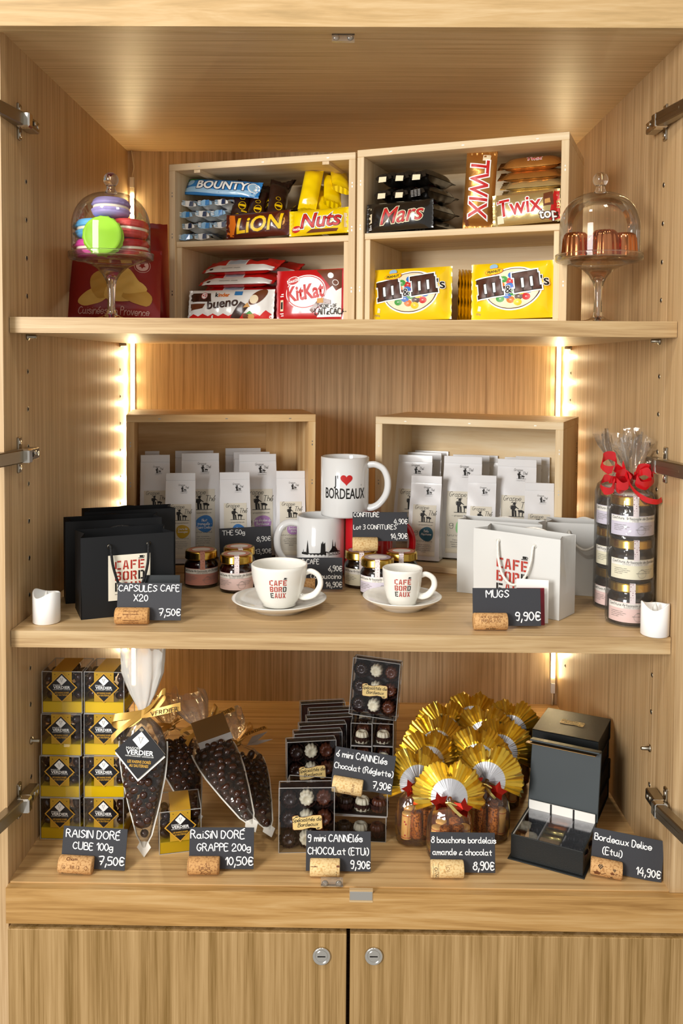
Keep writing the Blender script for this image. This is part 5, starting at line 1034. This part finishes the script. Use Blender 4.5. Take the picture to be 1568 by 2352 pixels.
# ------------------------------------------------------------------ chocolate coated raisins
mat('choc_drop', '3a2016', .22, coat=.4, spec=.6); mat('tray_yellow', 'f7cf05', .35, coat=.2); mat('gold_print', 'd3a035', .4); mat('band_plain', 'bf9526', .4); mat('label_black', '17161a', .38, coat=.2); dotted('band_yellow', 'c99a20', '6a4a10', 240, thr=.14)
film('box_film', 'f6f7fb', .7, .03, base=.02); film('edge_film', 'e6ecf6', .8, .08, haze=.34, base=.12)
film('pouch_film', 'ffffff', .8, .04, haze=.02, bump=.35, base=.015); film('pouch_top', 'ffffff', .6, .1, haze=.58, bump=.5, base=.02); film('pouch_thin', 'fff6ea', .7, .08, haze=.16, bump=.5, base=.02)
mat('ribbon_gold', 'c79a48', .35, .35); mat('card_white2', 'f2efe6', .5); mat('ribbon_ink', '3a2a10', .5)
def drop(i):
    rn = random.Random(i); k = [1, .8, .9, 1.1][i]
    return MB().lathe([(.0060 * sin(t) ** .9 * (1 + .05 * sin(3 * t)), -.0078 * cos(t) * k) for t in [j * pi / 9 for j in range(10)]], 'choc_drop', 14, rf=lambda a, j: 1 + .06 * sin(2 * a + i) + .04 * sin(3 * a), cap=False)
DROP = [None] * 4
def add_drop(parent, x, y, z, rn, s=1.):
    i = rn.randrange(4); M = TR(x, y, z, rn.uniform(0, 3), rn.uniform(0, 3), rn.uniform(0, 3), s)
    if DROP[i] is None: DROP[i] = o = drop(i).build('chocolate_raisin', parent); o.matrix_basis = M
    else: part(DROP[i], parent, M)
def diamond(mb, x, y, s, F, ly=2, sub=True, gold=True):
    """black lozenge label, s = half diagonal"""
    D = lambda k, m, l: mb.poly([(x + s * k, y), (x, y + s * k), (x - s * k, y), (x, y - s * k)], F, m, l, .02)
    D(1, 'gold_print' if gold else 'label_black', ly); D(.9 if gold else .97, 'label_black', ly + 1)
    q = s * .33; cy = y + s * .46; mb.poly([(x + q, cy), (x, cy + q), (x - q, cy), (x, cy - q)], F, 'ink_white', ly + 2, .02)
    mb.hand('V', x - s * .085, cy - s * .11, s * .24, F, 'ink', .08, ly + 3, smooth=False, sx=.8); mb.disc(x, cy + s * .11, s * .02, s * .02, F, 'gold_print', ly + 3, 8)
    mb.text('MAISON', x - s * .56, y + s * .10, s * .14, F, 'ink_white', ly + 2, al='L', sx=1.05); mb.text('VERDIER', x, y - s * .09, s * .25, F, 'ink_white', ly + 2, bold=.025, sx=1.12)
    mb.text('MAÎTRE-CONFISEUR · CHOCOLATIER', x, y - s * .17, s * .075, F, 'ink_white', ly + 2, sx=.9)
    mb.text('LES RAISINS DORÉS', x, y - s * .40, s * .15, F, 'gold_print', ly + 2, bold=.02, sx=.72, shear=.12); mb.text('AU SAUTERNES', x, y - s * .55, s * .15, F, 'gold_print', ly + 2, bold=.02, sx=.72, shear=.12)
def clear_box(mb, w, d, h, z0=0., m='box_film', e=.0009):
    """thin walled clear box: six film faces plus bright folded edges"""
    x0, x1, y0, y1, z1 = -w / 2, w / 2, 0, d, z0 + h
    mb.box(x0, x1, y0, y1, z0, z1, m)
    r = e / 2
    for x in (x0, x1):
        for y in (y0, y1): mb.box(x - r, x + r, y - r, y + r, z0, z1, 'edge_film')
    for z in (z0, z1):
        for y in (y0, y1): mb.box(x0, x1, y - r, y + r, z - r, z + r, 'edge_film')
        for x in (x0, x1): mb.box(x - r, x + r, y0, y1, z - r, z + r, 'edge_film')
def cube(label, p, rz, seed, top=False):
    o = thing('chocolate_box', label, 'box of chocolates', p, rz, 'yellow based cubes of chocolate raisins'); w = .0575; h = .0605; hb = .0165; rn = random.Random(seed)
    MB().box(-w / 2 + .0006, w / 2 - .0006, .0006, w - .0006, .0004, hb, 'tray_yellow', .0006).build('yellow_tray', o)
    mb = MB(); clear_box(mb, w, w, h - .0004, .0002); mb.build('clear_cover', o)
    b = .0142; mb = MB(); F = lambda u, v, q: (u, -.0008 - q, v)
    mb.rect(-b, b, hb + .001, h, F, 'band_plain', 0, .05); mb.rect(-b, b, 0, w, lambda u, v, q: (u, v - .0008, h + .0006 + q), 'band_yellow', 0, .05)
    for i in range(5): mb.disc(-.010 + i * .005, h - .004 - .002 * (i % 2), .0007, .0007, F, 'ink', 1, 6)
    mb.text('MAISON VERDIER', -.0085, h - .0150, .0034, F, 'ink', 1, rot=pi / 4, sx=.8); diamond(mb, 0, .0380, .0222, F); mb.build('paper_band', o)
    for i in range(4):
        for j in range(3):
            if rn.random() < .95: add_drop(o, -.0205 + .0137 * i + rn.uniform(-.0015, .0015), .0095 + rn.uniform(0, .002), hb + .007 + .0128 * j + rn.uniform(-.001, .001), rn, .95)
    for x in (-.0205, .0205):
        for y in (.023, .037):
            for z in (.0235, .0365, .049): add_drop(o, x, y, z + rn.uniform(-.001, .001), rn, .95)
    if top:
        for x in (-.007, .007):
            for y in (.022, .036, .048): add_drop(o, x, y, .051, rn, .9)
    for x in (-.0068, .0068): add_drop(o, x, .024, .030, rn)
    return o
rn8 = ['bottom', 'second', 'third', 'top']; CP = at(142, 1927, z=0); CP2 = at(241, 1927, z=0)
for r in range(4):
    for c in range(2):
        p = (CP, CP2)[c]; cube('yellow based clear cube of chocolate raisins, %s column, %s row' % (('left', 'right')[c], rn8[r]), (p.x + R0.uniform(-.0022, .0022), p.y + R0.uniform(-.001, .001), .0615 * r), RD(R0.uniform(-2, 2)), 100 + r * 2 + c, r == 3)
p = at(414, 1958, z=0); cube('yellow based clear cube of chocolate raisins standing alone in front of the pouches', (p.x, p.y, 0), RD(14), 120, True)
# ------------------------------------------------------------------ pointed pouches of raisins
PWZ = [(0, .0015), (.012, .0055), (.02, .010), (.06, .0205), (.10, .0295), (.13, .0335), (.150, .0330), (.168, .0240), (.182, .0100), (.190, .0052), (.197, .0075), (.215, .0165), (.245, .0270), (.275, .0300)]
def pw(z):
    for (a, b), (c, d) in zip(PWZ, PWZ[1:]):
        if z <= c: t = (z - a) / (c - a); return b + (d - b) * t
    return PWZ[-1][1]
def pouch(label, tip, rz, ry, rx, seed, topm='pouch_thin', tagk=0, ztop=.275, s=1.):
    o = thing('raisin_pouch', label, 'pouch of chocolates', group='pointed clear pouches of chocolate raisins'); rn = random.Random(seed); o.matrix_basis = TR(tip.x, tip.y, tip.z + .010, 0, ry, rz) @ TR(rx=rx, s=s)
    n = 40; fl = .52; ph = [rn.uniform(0, 6) for _ in range(4)]
    def ring(z, k=1.):
        w = pw(z) * k; cr = .05 + .35 * max(0, min(1, (z - .155) / .03)); P = []
        for i in range(n):
            a = 2 * pi * i / n; m = 1 + cr * .35 * sin(9 * a + ph[0] + z * 20) + .02 * sin(7 * a + ph[1] + 90 * z); dz = (.010 * sin(3 * a + ph[2]) + .006 * sin(7 * a)) if z >= ztop else 0
            P.append((w * cos(a) * m, w * (fl if z < .19 else .34) * sin(a) * m, z + dz))
        return P
    def shell(zs, m, name):
        v = []; f = []
        for z in zs: v += ring(z)
        for j in range(len(zs) - 1):
            for i in range(n): f.append((j * n + i, j * n + (i + 1) % n, (j + 1) * n + (i + 1) % n, (j + 1) * n + i))
        return MB().add(v, f, m, True)
    mb = shell([.004, .012, .02, .04, .06, .08, .10, .115, .13, .14, .15, .16, .168, .175, .182, .19], 'pouch_film', 0)
    for sg in (-1, 1): mb.strip([(sg * (pw(z) + .0008), 0, z) for z in (.004, .012, .02, .04, .06, .08, .1, .12, .14, .15)], [(.0011, 0, 0)] * 10, 'card_white2')
    mb.add([(-.0055, -.001, .012), (.0055, -.001, .012), (.010, -.0012, .004), (0, -.001, -.010), (-.010, -.0012, .004)], [(0, 1, 2, 3, 4)], 'card_white2'); mb.build('pouch', o)
    zs = [.19, .194, .197, .203, .215, .23, .245, .26, ztop]; shell(zs, topm, 0).build('pouch_top', o)
    k = 0; L = []
    for _ in range(6000):
        if k >= 99: break
        z = .016 + .134 * rn.random() ** (1.5 if k < 50 else .9); w = pw(z) - .0062; a = rn.uniform(-1, 1); 
        if w < 0: w = .0006
        x = a * w; y = -(max(0, w * fl) * (1 - a * a) ** .5) * rn.choice((1, 1, 1, .2, -.8))
        if min(((x - b) ** 2 + (y - c) ** 2 + (z - d) ** 2 for b, c, d in L), default=1) < .0100 ** 2: continue
        L.append((x, y, z)); k += 1; add_drop(o, x, y, z, rn, rn.uniform(.9, 1.08))
    mb = MB(); Rb = .0062
    mb.tube([(Rb * cos(i * pi / 8), Rb * .7 * sin(i * pi / 8), .19) for i in range(16)], .0026, 'ribbon_gold', 8, True, flat=.5)
    def loop(P, w=.0052, up=(0, .3, 1)): q = crom(P, 6); mb.strip(q, [Vector((sin(i * .2) * .3, up[1], up[2])).normalized() * w for i in range(len(q))], 'ribbon_gold')
    loop([(0, -.006, .19), (-.018, -.013, .189), (-.038, -.014, .186), (-.036, -.010, .176), (-.016, -.010, .178), (0, -.007, .188)]); loop([(0, -.006, .19), (.016, -.012, .203), (.030, -.010, .221), (.034, -.007, .216), (.018, -.008, .198), (0, -.006, .19)], .0045)
    E1 = [(0, -.007, .189), (-.014, -.013, .180), (-.030, -.016, .168), (-.040, -.016, .158)]; loop(E1, .0052, (.5, .2, 1)); loop([(0, -.008, .19), (.02, -.013, .194), (.042, -.013, .199), (.056, -.011, .2015)], .0056)
    mb.text('VERDIER', .034, .1925, .0098, lambda u, v, q: (u, -.0142 - q, v + (u - .034) * .2), 'ribbon_ink', 2, sx=1.05)
    mb.build('ribbon', o)
    if tagk == 1:
        T = TR(.004, -.029, .145, rx=RD(-5), ry=RD(4)); mb = MB(); s = .0350
        mb.prism([(s, -.004), (0, s - .004), (-s, -.004), (0, -s - .004)], .0012, .0018, 'card_white2', T); mb.prism([(s, 0), (0, s), (-s, 0), (0, -s)], -.0006, 0, 'card_white2', T)
        diamond(mb, 0, 0, s, lambda u, v, q: T @ Vector((u, -.0007 - q, v)), 1, gold=False); mb.disc(0, s * .86, .003, .002, lambda u, v, q: T @ Vector((u, -.0012 - q, v)), 'nickel', 3, 16); mb.build('tag', o)
    if tagk == 2:
        T = TR(.002, -.024, .166, rx=RD(24), ry=RD(-2)); mb = MB(); mb.box(-.027, .027, -.0008, 0, -.014, .018, 'brushed_gold', .0003, T); mb.box(-.027, .027, -.0016, -.0009, -.0245, -.0145, 'card_grey', .0002, T); mb.build('tag', o)
    if tagk == 3:
        mb = MB()
        for a, b in ((.10, .014), (-.34, .012)):
            P = [(0, -.003), (.018, .008 * (1 if a > 0 else .6)), (.046, .002), (.018, -.005)]; mb.prism([(u * cos(a) - v * sin(a), u * sin(a) + v * cos(a)) for u, v in P], 0, .0006, 'card_grey', TR(.012, -.010, .176, ry=RD(-14)))
        mb.build('tag', o)
    return o
mat('brushed_gold', '8a6c44', .4, .8); mat('card_grey', 'a9a6a4', .5)
tp = at(331, 1968, z=0); pouch('upright pouch of chocolate raisins with a black lozenge tag, reaching the shelf above', tp, RD(-3), RD(-1.5), RD(-4), 201, 'pouch_top', 1, .282)
tp = at(580, 1916, z=.03); pouch('leaning pouch of chocolate raisins with a bronze tag, behind the ten fifty card', tp, RD(30), RD(-6), RD(-66), 202, 'pouch_thin', 2, .262)
tp = at(619, 1928, z=0); pouch('pouch of chocolate raisins farthest right, with a pale folded tag', tp, RD(22), RD(-4), RD(-70), 203, 'pouch_thin', 3, .235, s=.95)
tp = at(452, 1900, z=0.004); pouch('pouch of chocolate raisins lying lowest behind the single cube', tp, RD(22), RD(-4), RD(-68), 204, 'pouch_thin', 0, .262)
# ------------------------------------------------------------------ fluted chocolates in clear boxes
mat('c_white', 'efe6c8', .35, sss=.1); mat('c_milk', '5f3220', .35, coat=.2); mat('c_dark', '2b1610', .32, coat=.3); mat('cup_paper', '3a2019', .6); mat('scroll', 'e8cb86', .5); mat('insert', '1d110d', .5); mat('choc_bits', '43231a', .5)
RS = 1.12
def cannele_mb(m, cup=True, r=.0098, h=.017):
    r *= RS; mb = MB().lathe([(r, 0), (r * .96, h * .45), (r * .86, h * .82), (r * .70, h * .98), (r * .42, h), (r * .30, h * .9), (.0001, h * .88)], m, 60, rf=lambda a, j: 1 + (.16 * abs(cos(5 * a)) - .1) * (1 if j < 5 else .2))
    return mb
def cup_mb(r=.0104, h=.011):
    n = 40; v = []; f = []
    for z, k in ((0, .92), (h, 1.32)):
        for i in range(n): a = 2 * pi * i / n; q = r * k * (1 + .07 * (i % 2)); v.append((q * cos(a), q * sin(a), z))
    for i in range(n): f.append((i, (i + 1) % n, n + (i + 1) % n, n + i))
    return MB().add(v, f, 'cup_paper', False)
CN = {}
def cannele(parent, m, M, cup=True):
    if m not in CN:
        o = CN[m] = cannele_mb(m).build('fluted_chocolate', parent); o.matrix_basis = M; c = cup_mb().build('paper_cup', o)
    else:
        o = part(CN[m], parent, M)
        for c in CN[m].children: d = c.copy(); COL.objects.link(d); d.parent = o
        
    return o
def scroll(mb, x, y, w, F, ly=2, rot=0.):
    h = w * .44; P = [(-.5, -.42), (-.5, .5), (-.42, .58), (-.3, .58), (-.28, .46), (-.1, .40), (.2, .52), (.46, .5), (.5, .40), (.5, -.5), (.42, -.60), (.3, -.58), (.28, -.46), (.1, -.40), (-.2, -.52), (-.46, -.5)]
    R_ = lambda a, b: (x + a * cos(rot) - b * sin(rot), y + a * sin(rot) + b * cos(rot))
    mb.poly([R_(a * w * 1.04, b * h * 1.06) for a, b in P], F, 'choc_milk', ly, .02); mb.poly([R_(a * w, b * h) for a, b in P], F, 'scroll', ly + 1, .02)
    for sx in (-1, 1): mb.poly([R_(sx * w * a, sx * h * b) for a, b in ((-.42, .5), (-.32, .54), (-.31, .46), (-.4, .44))], F, 'ink', ly + 2, .02)
    k = w * .125
    for t, yy, dx in (('Spécialités de', .10, -.01), ('Bordeaux', -.28, .02)): px, py = R_(w * dx, h * yy); mb.hand(t, px, py, k, F, 'ink', .13, ly + 2, 'C', shear=.25, sx=.82, rot=rot)
BW, BH, BD = .078, .091, .0228
def nine(label, p, rz, rx=0., ry=0., show=True, lab=True, seed=0):
    o = thing('chocolate_box', label, 'box of chocolates', group='square clear boxes of nine fluted chocolates'); o.matrix_basis = Matrix.Translation(p) @ Matrix.Rotation(rz, 4, 'Z') @ Matrix.Rotation(ry, 4, 'Y') @ Matrix.Rotation(rx, 4, 'X'); rn = random.Random(seed)
    mb = MB(); clear_box(mb, BW, BD, BH, 0); mb.build('clear_cover', o); MB().box(-BW / 2 + .0015, BW / 2 - .0015, BD - .003, BD - .001, .0015, BH - .0015, 'insert').build('insert', o)
    if show:
        for r in range(3):
            for c in range(3): cannele(o, ('c_dark', 'c_white', 'c_milk')[c], TR(-.0245 + .0245 * c, BD - .0035, .0165 + .0282 * r, rx=pi / 2, rz=rn.uniform(-.05, .05)) @ Matrix.Rotation(rn.uniform(0, 1), 4, 'Z'))
    else: MB().box(-BW / 2 + .003, BW / 2 - .003, .004, BD - .0035, .003, BH - .004, 'choc_bits', .002).build('chocolates', o)
    if lab: mb = MB(); scroll(mb, .001, BH * .47, .041, lambda u, v, q: (u, -.0008 - q, v), 1, .06); mb.build('label', o)
    return o
p = at(704, 1953, z=0); nine('square clear box of nine fluted chocolates with a scroll label, front one', (p.x, p.y - .006, 0), RD(3), RD(-3), seed=1)
Q = [(716, 1, 'front one of the standing row'), (731, 1, 'second of the standing row'), (742, 0, 'third of the standing row'), (758, 0, 'fourth of the standing row'), (762, 0, 'fifth of the standing row'), (742, 0, 'last of the standing row')]
for i, (px, sh, L) in enumerate(Q):
    y = .232 + .0315 * i; q = at(px, 1850, y=y); nine('square clear box of fluted chocolates seen from above, ' + L if i else 'square clear box of nine fluted chocolates with scroll label, ' + L, (q.x, y, 0), RD(9), RD(-6), show=i < 1, lab=i < 1, seed=10 + i)
# long boxes of six
RW, RH, RL = .0335, .0365, .148
def six(label, M, end=True, seed=0):
    o = thing('chocolate_box', label, 'box of chocolates', group='long clear boxes of six fluted chocolates'); o.matrix_basis = M; mb = MB(); clear_box(mb, RL, RW, RH, 0); mb.build('clear_cover', o)
    MB().box(-RL / 2 + .0008, RL / 2 - .0008, .001, RW - .001, .0006, .0016, 'insert').build('insert', o); rn = random.Random(seed)
    for i in range(6): cannele(o, ('c_white', 'c_milk', 'c_dark', 'c_white', 'c_milk', 'c_dark')[(i + (seed % 3)) % 6], TR(-RL / 2 + .0135 + .0243 * i, RW / 2, .0018, rz=rn.uniform(0, 1)))
    return o
q = at(830, 1942, z=0); xr = at(886, 1940, z=0); bx = xr.x - RL / 2 + .003
six('long clear box of six fluted chocolates, lower of two lying crosswise', TR(bx - .003, xr.y + .011, 0, rz=RD(-4)), seed=2); six('long clear box of six fluted chocolates, upper of two lying crosswise', TR(bx - .001, xr.y + .013, RH + .0012, rz=RD(-6)), seed=2)
for k, z in enumerate((0, RH + .001, 2 * (RH + .001))):
    for c, px in enumerate((830, 879)):
        w = at(px, 1725, y=.262); six('long clear box of six fluted chocolates seen end-on, %s layer, %s' % (('bottom', 'middle', 'top')[k], ('left', 'right')[c]), TR(w.x + .006, .262 + RL / 2, z, rz=pi / 2 + RD(-5)) @ TR(0, -RW / 2, 0), seed=3)
w = at(857, 1650, y=.29); nine('square clear box of nine fluted chocolates standing on top of the long boxes', (w.x - .002, .285, 3 * RH + .0035), RD(-13), RD(-6), RD(3), seed=30)
# ------------------------------------------------------------------ gold foil bags of cork shaped sweets
mat('foil_gold', 'f7e08a', .22, 1); mat('foil_silver', 'f6f6f8', .24, 1); mat('foil_red', 'a8261a', .16, .9); mat('almond_cork', 'e3bd84', .6, bump=.3); mat('cork_red', 'b3242c', .6); film('gold_film', 'fff4d8', .8, .05, haze=.02, bump=.6, base=.03)
cork_mat('choc_glitter', '5a2a12', 'b06a30')
def fan_mb(seed, R=.051, n=30):
    rn = random.Random(seed); v = []; f = []; mi = []; rad = [.003, .012, .026, .029, .040, R]; A0, A1 = RD(-22), RD(202); tw = [rn.uniform(-.0018, .0018) for _ in range(2 * n + 1)]; rr = [rn.uniform(.94, 1.05) for _ in range(2 * n + 1)]
    for j, r in enumerate(rad):
        for i in range(2 * n + 1):
            a = A0 + (A1 - A0) * i / (2 * n); m = abs(i - n) / n; notch = 1 - .22 * max(0, 1 - m / .14); q = r * (rr[i] if j > 2 else 1) * (notch if j > 3 else 1)
            d = (.0025 if i % 2 else -.0025) * (r / R) * (.6 + .8 * abs(sin(i * 1.7 + seed))) + tw[i] * (r / R) ** 2; cur = .011 * (r / R) ** 2 + .010 * (abs(cos(a)) ** 2) * (r / R)
            v.append((q * cos(a), cur + d, q * sin(a)))
    mb = MB(); W_ = 2 * n + 1
    for j in range(len(rad) - 1): mb.add([v[k] for k in range(j * W_, (j + 2) * W_)], [(i, i + 1, W_ + i + 1, W_ + i) for i in range(W_ - 1)], 'foil_silver' if j < 2 else 'foil_gold', False)
    return mb
def star(mb, x, y, z, s, rz, m='foil_red'):
    P = []
    for i in range(10): a = pi / 2 + i * pi / 5 + rz; r = s * (1 if i % 2 == 0 else .55); P.append((x + r * cos(a), y + (.0 if i % 2 else .003), z + r * sin(a)))
    c = (x, y - .003, z); mb.add(P + [c], [(i, (i + 1) % 10, 10) for i in range(10)], m, False)
def almond_cork(k):
    r, h = .0078, .036; m = 'almond_cork' if k == 0 else 'choc_glitter'
    mb = MB().lathe([(.0001, -h / 2), (r * .9, -h / 2), (r, -h / 2 + .001), (r, h / 2 - .001), (r * .9, h / 2), (.0001, h / 2)], m, 24)
    if k == 0:
        F = cyl(r)
        for z in (-.015, .015): mb.rect(-.020, .020, z - .0004, z + .0004, F, 'cork_red', 1, .002)
        mb.text('BORDEAUX', .003, 0, .0064, F, 'cork_red', 1, rot=-pi / 2, sx=.85, bold=.02)
        for a, b in ((-.0045, -.0115), (-.004, .004), (-.006, .007)): mb.disc(a, b, .0012, .0014, F, 'cork_red', 1, 8)
        for s_ in (-1, 1): mb.rect(.003 + s_ * .0042 - .0002, .003 + s_ * .0042 + .0002, -.0145, .0145, F, 'cork_red', 1, .01)
    return mb
GB = {}
def gold_bag(label, p, rz, seed, proto, tilt=-4, s=1.):
    M = TR(p[0], p[1], p[2] if len(p) > 2 else 0, RD(tilt), 0, rz, s)
    if proto in GB: return dup(GB[proto], M=M, label=label)
    o = GB[proto] = thing('sweet_bag', label, 'bag of sweets', group='gold foil bags with pleated fans'); o.matrix_basis = M; rn = random.Random(seed); n = 40; ph = [rn.uniform(0, 6) for _ in range(4)]
    P = [(.0005, .001), (.026, .0012), (.030, .006), (.0315, .02), (.031, .042), (.0285, .058), (.022, .070), (.011, .080), (.0045, .086)]
    def ring(r, z): return [(r * cos(a) * (1 + .03 * sin(6 * a + ph[0] + z * 50)) * 1.05, r * .72 * sin(a) * (1 + .05 * sin(9 * a + ph[1] - z * 60)), z) for a in [2 * pi * i / n for i in range(n + 1)]]
    v = [q for r, z in P for q in ring(r, z)]; W_ = n + 1; fr = []; bk = []
    for j in range(len(P) - 1):
        for i in range(n): (bk if (i < n * .44 or i > n * .97) else fr).append((j * W_ + i, j * W_ + i + 1, (j + 1) * W_ + i + 1, (j + 1) * W_ + i))
    MB().add(v, fr, 'gold_film', True).build('clear_front', o); MB().add(v, bk, 'foil_gold', False).build('foil_back', o)
    f = fan_mb(seed).build('pleated_fan', o); f.matrix_basis = TR(0, -.006, .084, rx=RD(-10))
    mb = MB(); star(mb, -.0155, -.018, .084, .0135, .3); star(mb, .0165, -.019, .076, .0145, -.2); mb.tube([(-.012, -.016, .083), (0, -.017, .083), (.012, -.017, .078)], .0016, 'foil_gold', 6); mb.strip([(-.004, -.017, .083), (.006, -.0195, .073), (.014, -.020, .066)], [(.0016, 0, .0012)] * 3, 'foil_gold'); mb.build('bow', o)
    cs = None
    for i, (x, y, k, a) in enumerate(((-.019, -.008, 0, 4), (-.0065, -.014, 1, -3), (.011, -.014, 1, 5), (.020, -.004, 0, -6), (-.010, .006, 0, 3), (.007, .006, 1, -4))):
        c = almond_cork(k).build('cork_sweet', o); c.matrix_basis = TR(x, y, .029 + .002 * (i % 3), 0, RD(a), .7 * i)
    return o
GP = [(1036, 1848, 0, 'front one of the group'), (963, 1814, 14, 'at the front left'), (1122, 1806, -16, 'front right'), (988, 1768, 10, 'second row, left'), (1102, 1762, -8, 'second row, right'), (1006, 1728, 8, 'third row, left'), (1152, 1738, -22, 'third row, right end'), (1026, 1694, 6, 'fourth row, left'), (1116, 1706, -10, 'fourth row, middle'), (1088, 1668, 0, 'at the very back and highest'), (1176, 1690, -20, 'back right end')]
for i, (px, py, rz, L) in enumerate(GP):
    q = at(px, py, z=.084); gold_bag('gold foil bag of cork shaped sweets with pleated fan, ' + L, (q.x, q.y + .016, 0), RD(rz), 300 + i, i % 3, s=1.0)
# ------------------------------------------------------------------ black gift boxes
mat('box_black', '1c1f20', .42, spec=.45, bump=.12, bscale=700); mat('box_inner', '353d40', .5); mat('gold_label', 'c2954a', .35, .5); mat('divider', 'f3f1ea', .35)
BX, BY, BZ = .1005, .098, .0312
th = RD(-26); fr = at(1389, 1893, z=0); ux = Vector((cos(th), sin(th), 0)); uy = Vector((-sin(th), cos(th), 0))
SFL = fr - ux * BX + uy * 0
SFL.x -= .012
def gift(label, p, k):
    o = thing('gift_box', label, 'box of chocolates', p, th + RD((0, -1.2, .8, -.5)[k]), 'black hinged gift boxes'); e = .0015
    MB().box(.002, BX - .002, .002, BY - .002, e, BZ - e, 'box_black').build('tray', o)
    m = MB().box(0, BX, 0, BY, BZ - e, BZ, 'box_black', .0004).box(0, BX, 0, e, 0, BZ, 'box_black', .0004).box(0, BX, 0, BY, 0, e, 'box_black', .0004).box(0, BX, BY - e, BY, 0, BZ, 'box_black', .0004)
    if k == 3: scroll(m, BX * .5, BY * .52, .036, lambda u, v, q: (u, v, BZ + .0002 + q), 1)
    m.build('cover', o); return o
for k in range(4): gift('closed black gift box, %s of the stack behind the open box' % ('bottom', 'second', 'third', 'topmost with a gold label')[k] if k < 3 else 'closed black gift box with a gold label, topmost of the stack', (SFL.x, SFL.y, (BZ + .0004) * k), k)
A = at(1172, 1970, z=0); B = at(1338, 2015, z=0); v = B - A; tb = atan2(v.y, v.x); OW = hypot(v.x, v.y); OD = .088; OH_ = .0345
o = thing('gift_box', 'open black gift box of chocolates with its lid raised against the stack', 'box of chocolates', A, tb, 'black hinged gift boxes')
t = .002; mb = MB().box(0, OW, 0, t, .0015, OH_, 'box_black', .0005).box(0, OW, OD - t, OD, .0015, OH_, 'box_black', .0005).box(0, t, t, OD - t, .0015, OH_, 'box_black').box(OW - t, OW, t, OD - t, .0015, OH_, 'box_black').box(t, OW - t, t, OD - t, .0015, .004, 'box_black'); mb.build('tray', o)
mb = MB().box(-.003, OW + .003, -.005, OD + .001, 0, .0014, 'box_black', .0004); mb.build('base', o)
T = TR(0, OD, OH_ - .002, rx=RD(-11)); mb = MB().box(-.001, OW + .001, 0, .0028, 0, .098, 'box_inner', .0008, T); mb.box(-.001, OW + .001, -.014, .0028, .098, .1005, 'box_inner', .0006, T).box(-.006, OW - .004, -.0175, -.004, .0945, .0958, 'brushed_gold', .0004, T); mb.build('lid', o)
mb = MB().box(t, OW - t, OD - t - .0012, OD - t, .004, OH_ + .012, 'divider')
for u in (.345, .675): mb.box(OW * u - .0008, OW * u + .0008, t, OD - t, .004, OH_ - .004, 'divider').box(OW * u - .0012, OW * u + .0012, OD - t - .0018, OD - t - .001, .02, OH_ + .012, 'ink')
mb.box(t, t + .0008, t, OD - t, .004, OH_ - .001, 'divider'); mb.build('dividers', o); rn = random.Random(5)
for i in range(3):
    for j in range(2): cannele(o, ('c_milk', 'c_white', 'c_dark')[(i + j) % 3] if i < 2 else 'c_dark', TR(.0105 + .0135 * j, .016 + .026 * i, .0155, rz=rn.uniform(0, 1)))
for i, (m, y) in enumerate((('almond_cork', .014), ('foil_gold', .030), ('foil_gold', .046), ('foil_copper', .062), ('foil_copper', .076))):
    MATS.get('foil_copper') or mat('foil_copper', 'c8702c', .25, .9, bump=.5, bscale=500); r = .0078
    c = MB().lathe([(.0001, -.0135), (r * .9, -.0135), (r, -.0125), (r, .0125), (r * .9, .0135), (.0001, .0135)], m, 24).build('foil_sweet', o); c.matrix_basis = TR(OW * .51, y, .0245, ry=pi / 2)
for i in range(3):
    for j in range(2): cannele(o, 'c_dark', TR(OW * .755 + .0135 * j, .017 + .026 * i, .0155, rz=rn.uniform(0, 1)))
MB().box(t, OW - t, t, OD - t, OH_ - .0018, OH_ - .0012, 'box_film').build('clear_sheet', o)
# ------------------------------------------------------------------ price cards of the bottom row
pc('chalk card priced 7,50 in front of the stacked raisin cubes', 175, 2004, -1, [('RAISIN DORÉ', 'L', .05, .74, .0094), ('CUBE 100g', 'L', .17, .46, .0088), ('7,50€', 'R', .98, .12, .0104)], z=0, deco=dk_1812, seed=11, H_=.0535, ry=RD(2), cl=.0455)
pc('chalk card priced 10,50 in front of the raisin pouches', 468, 2006, 1, [('RaiSiN DORÉ', 'L', .02, .74, .0096), ('GRAPPE 200g', 'L', .12, .44, .0088), ('10,50€', 'R', .99, .10, .0100)], z=0, deco=dk_leaf, seed=12, H_=.0535, cl=.042, cork='cork_agglo')
pc('chalk card priced 9,90 in front of the square chocolate boxes', 746, 2011, 0, [('9 mini CANNElés', 'L', .03, .74, .0088), ('CHOCOLat (ETUi)', 'L', .03, .42, .0086), ('9,90€', 'R', .99, .08, .0096)], z=0, deco=dk_line, seed=13, H_=.0515, cl=.040, cork='cork_pale', cx=-.006)
pc('chalk card priced 8,90 in front of the gold foil bags', 1026, 2014, 0, [('8 bouchons bordelais', 'L', .02, .74, .0076), ('amande & chocolat', 'L', .04, .44, .0076), ('8,90€', 'R', .98, .08, .0100)], z=0, deco=dk_mano, seed=14, H_=.0515, cl=.044, cork='cork_pale')
pc('chalk card priced 14,90 beside the open black gift box', 1390, 2012, -14, [('Bordeaux Delice', 'L', .03, .72, .0084), ('(Etui)', 'L', .16, .42, .0086), ('14,90€', 'R', .98, .10, .0092)], z=0, deco=dk_vine, seed=15, H_=.0540, cl=.041, W_=.092, ry=RD(4))
q = at(796, 1823, z=2 * RH + .003); price_card('chalk card priced 7,90 lying with its cork on the crosswise boxes', (q.x, q.y, 2 * RH + .0035), RD(-7), [('6 mini CANNElés', 'L', .03, .75, .0088), ('Chocolat (Réglette)', 'L', .02, .45, .0078), ('7,90€', 'R', .98, .10, .0092)], cork='cork_pale', deco=dk_side, seed=16, H_=.0535, cl=.043, ry=RD(6), cx=-.003, rise=.007)
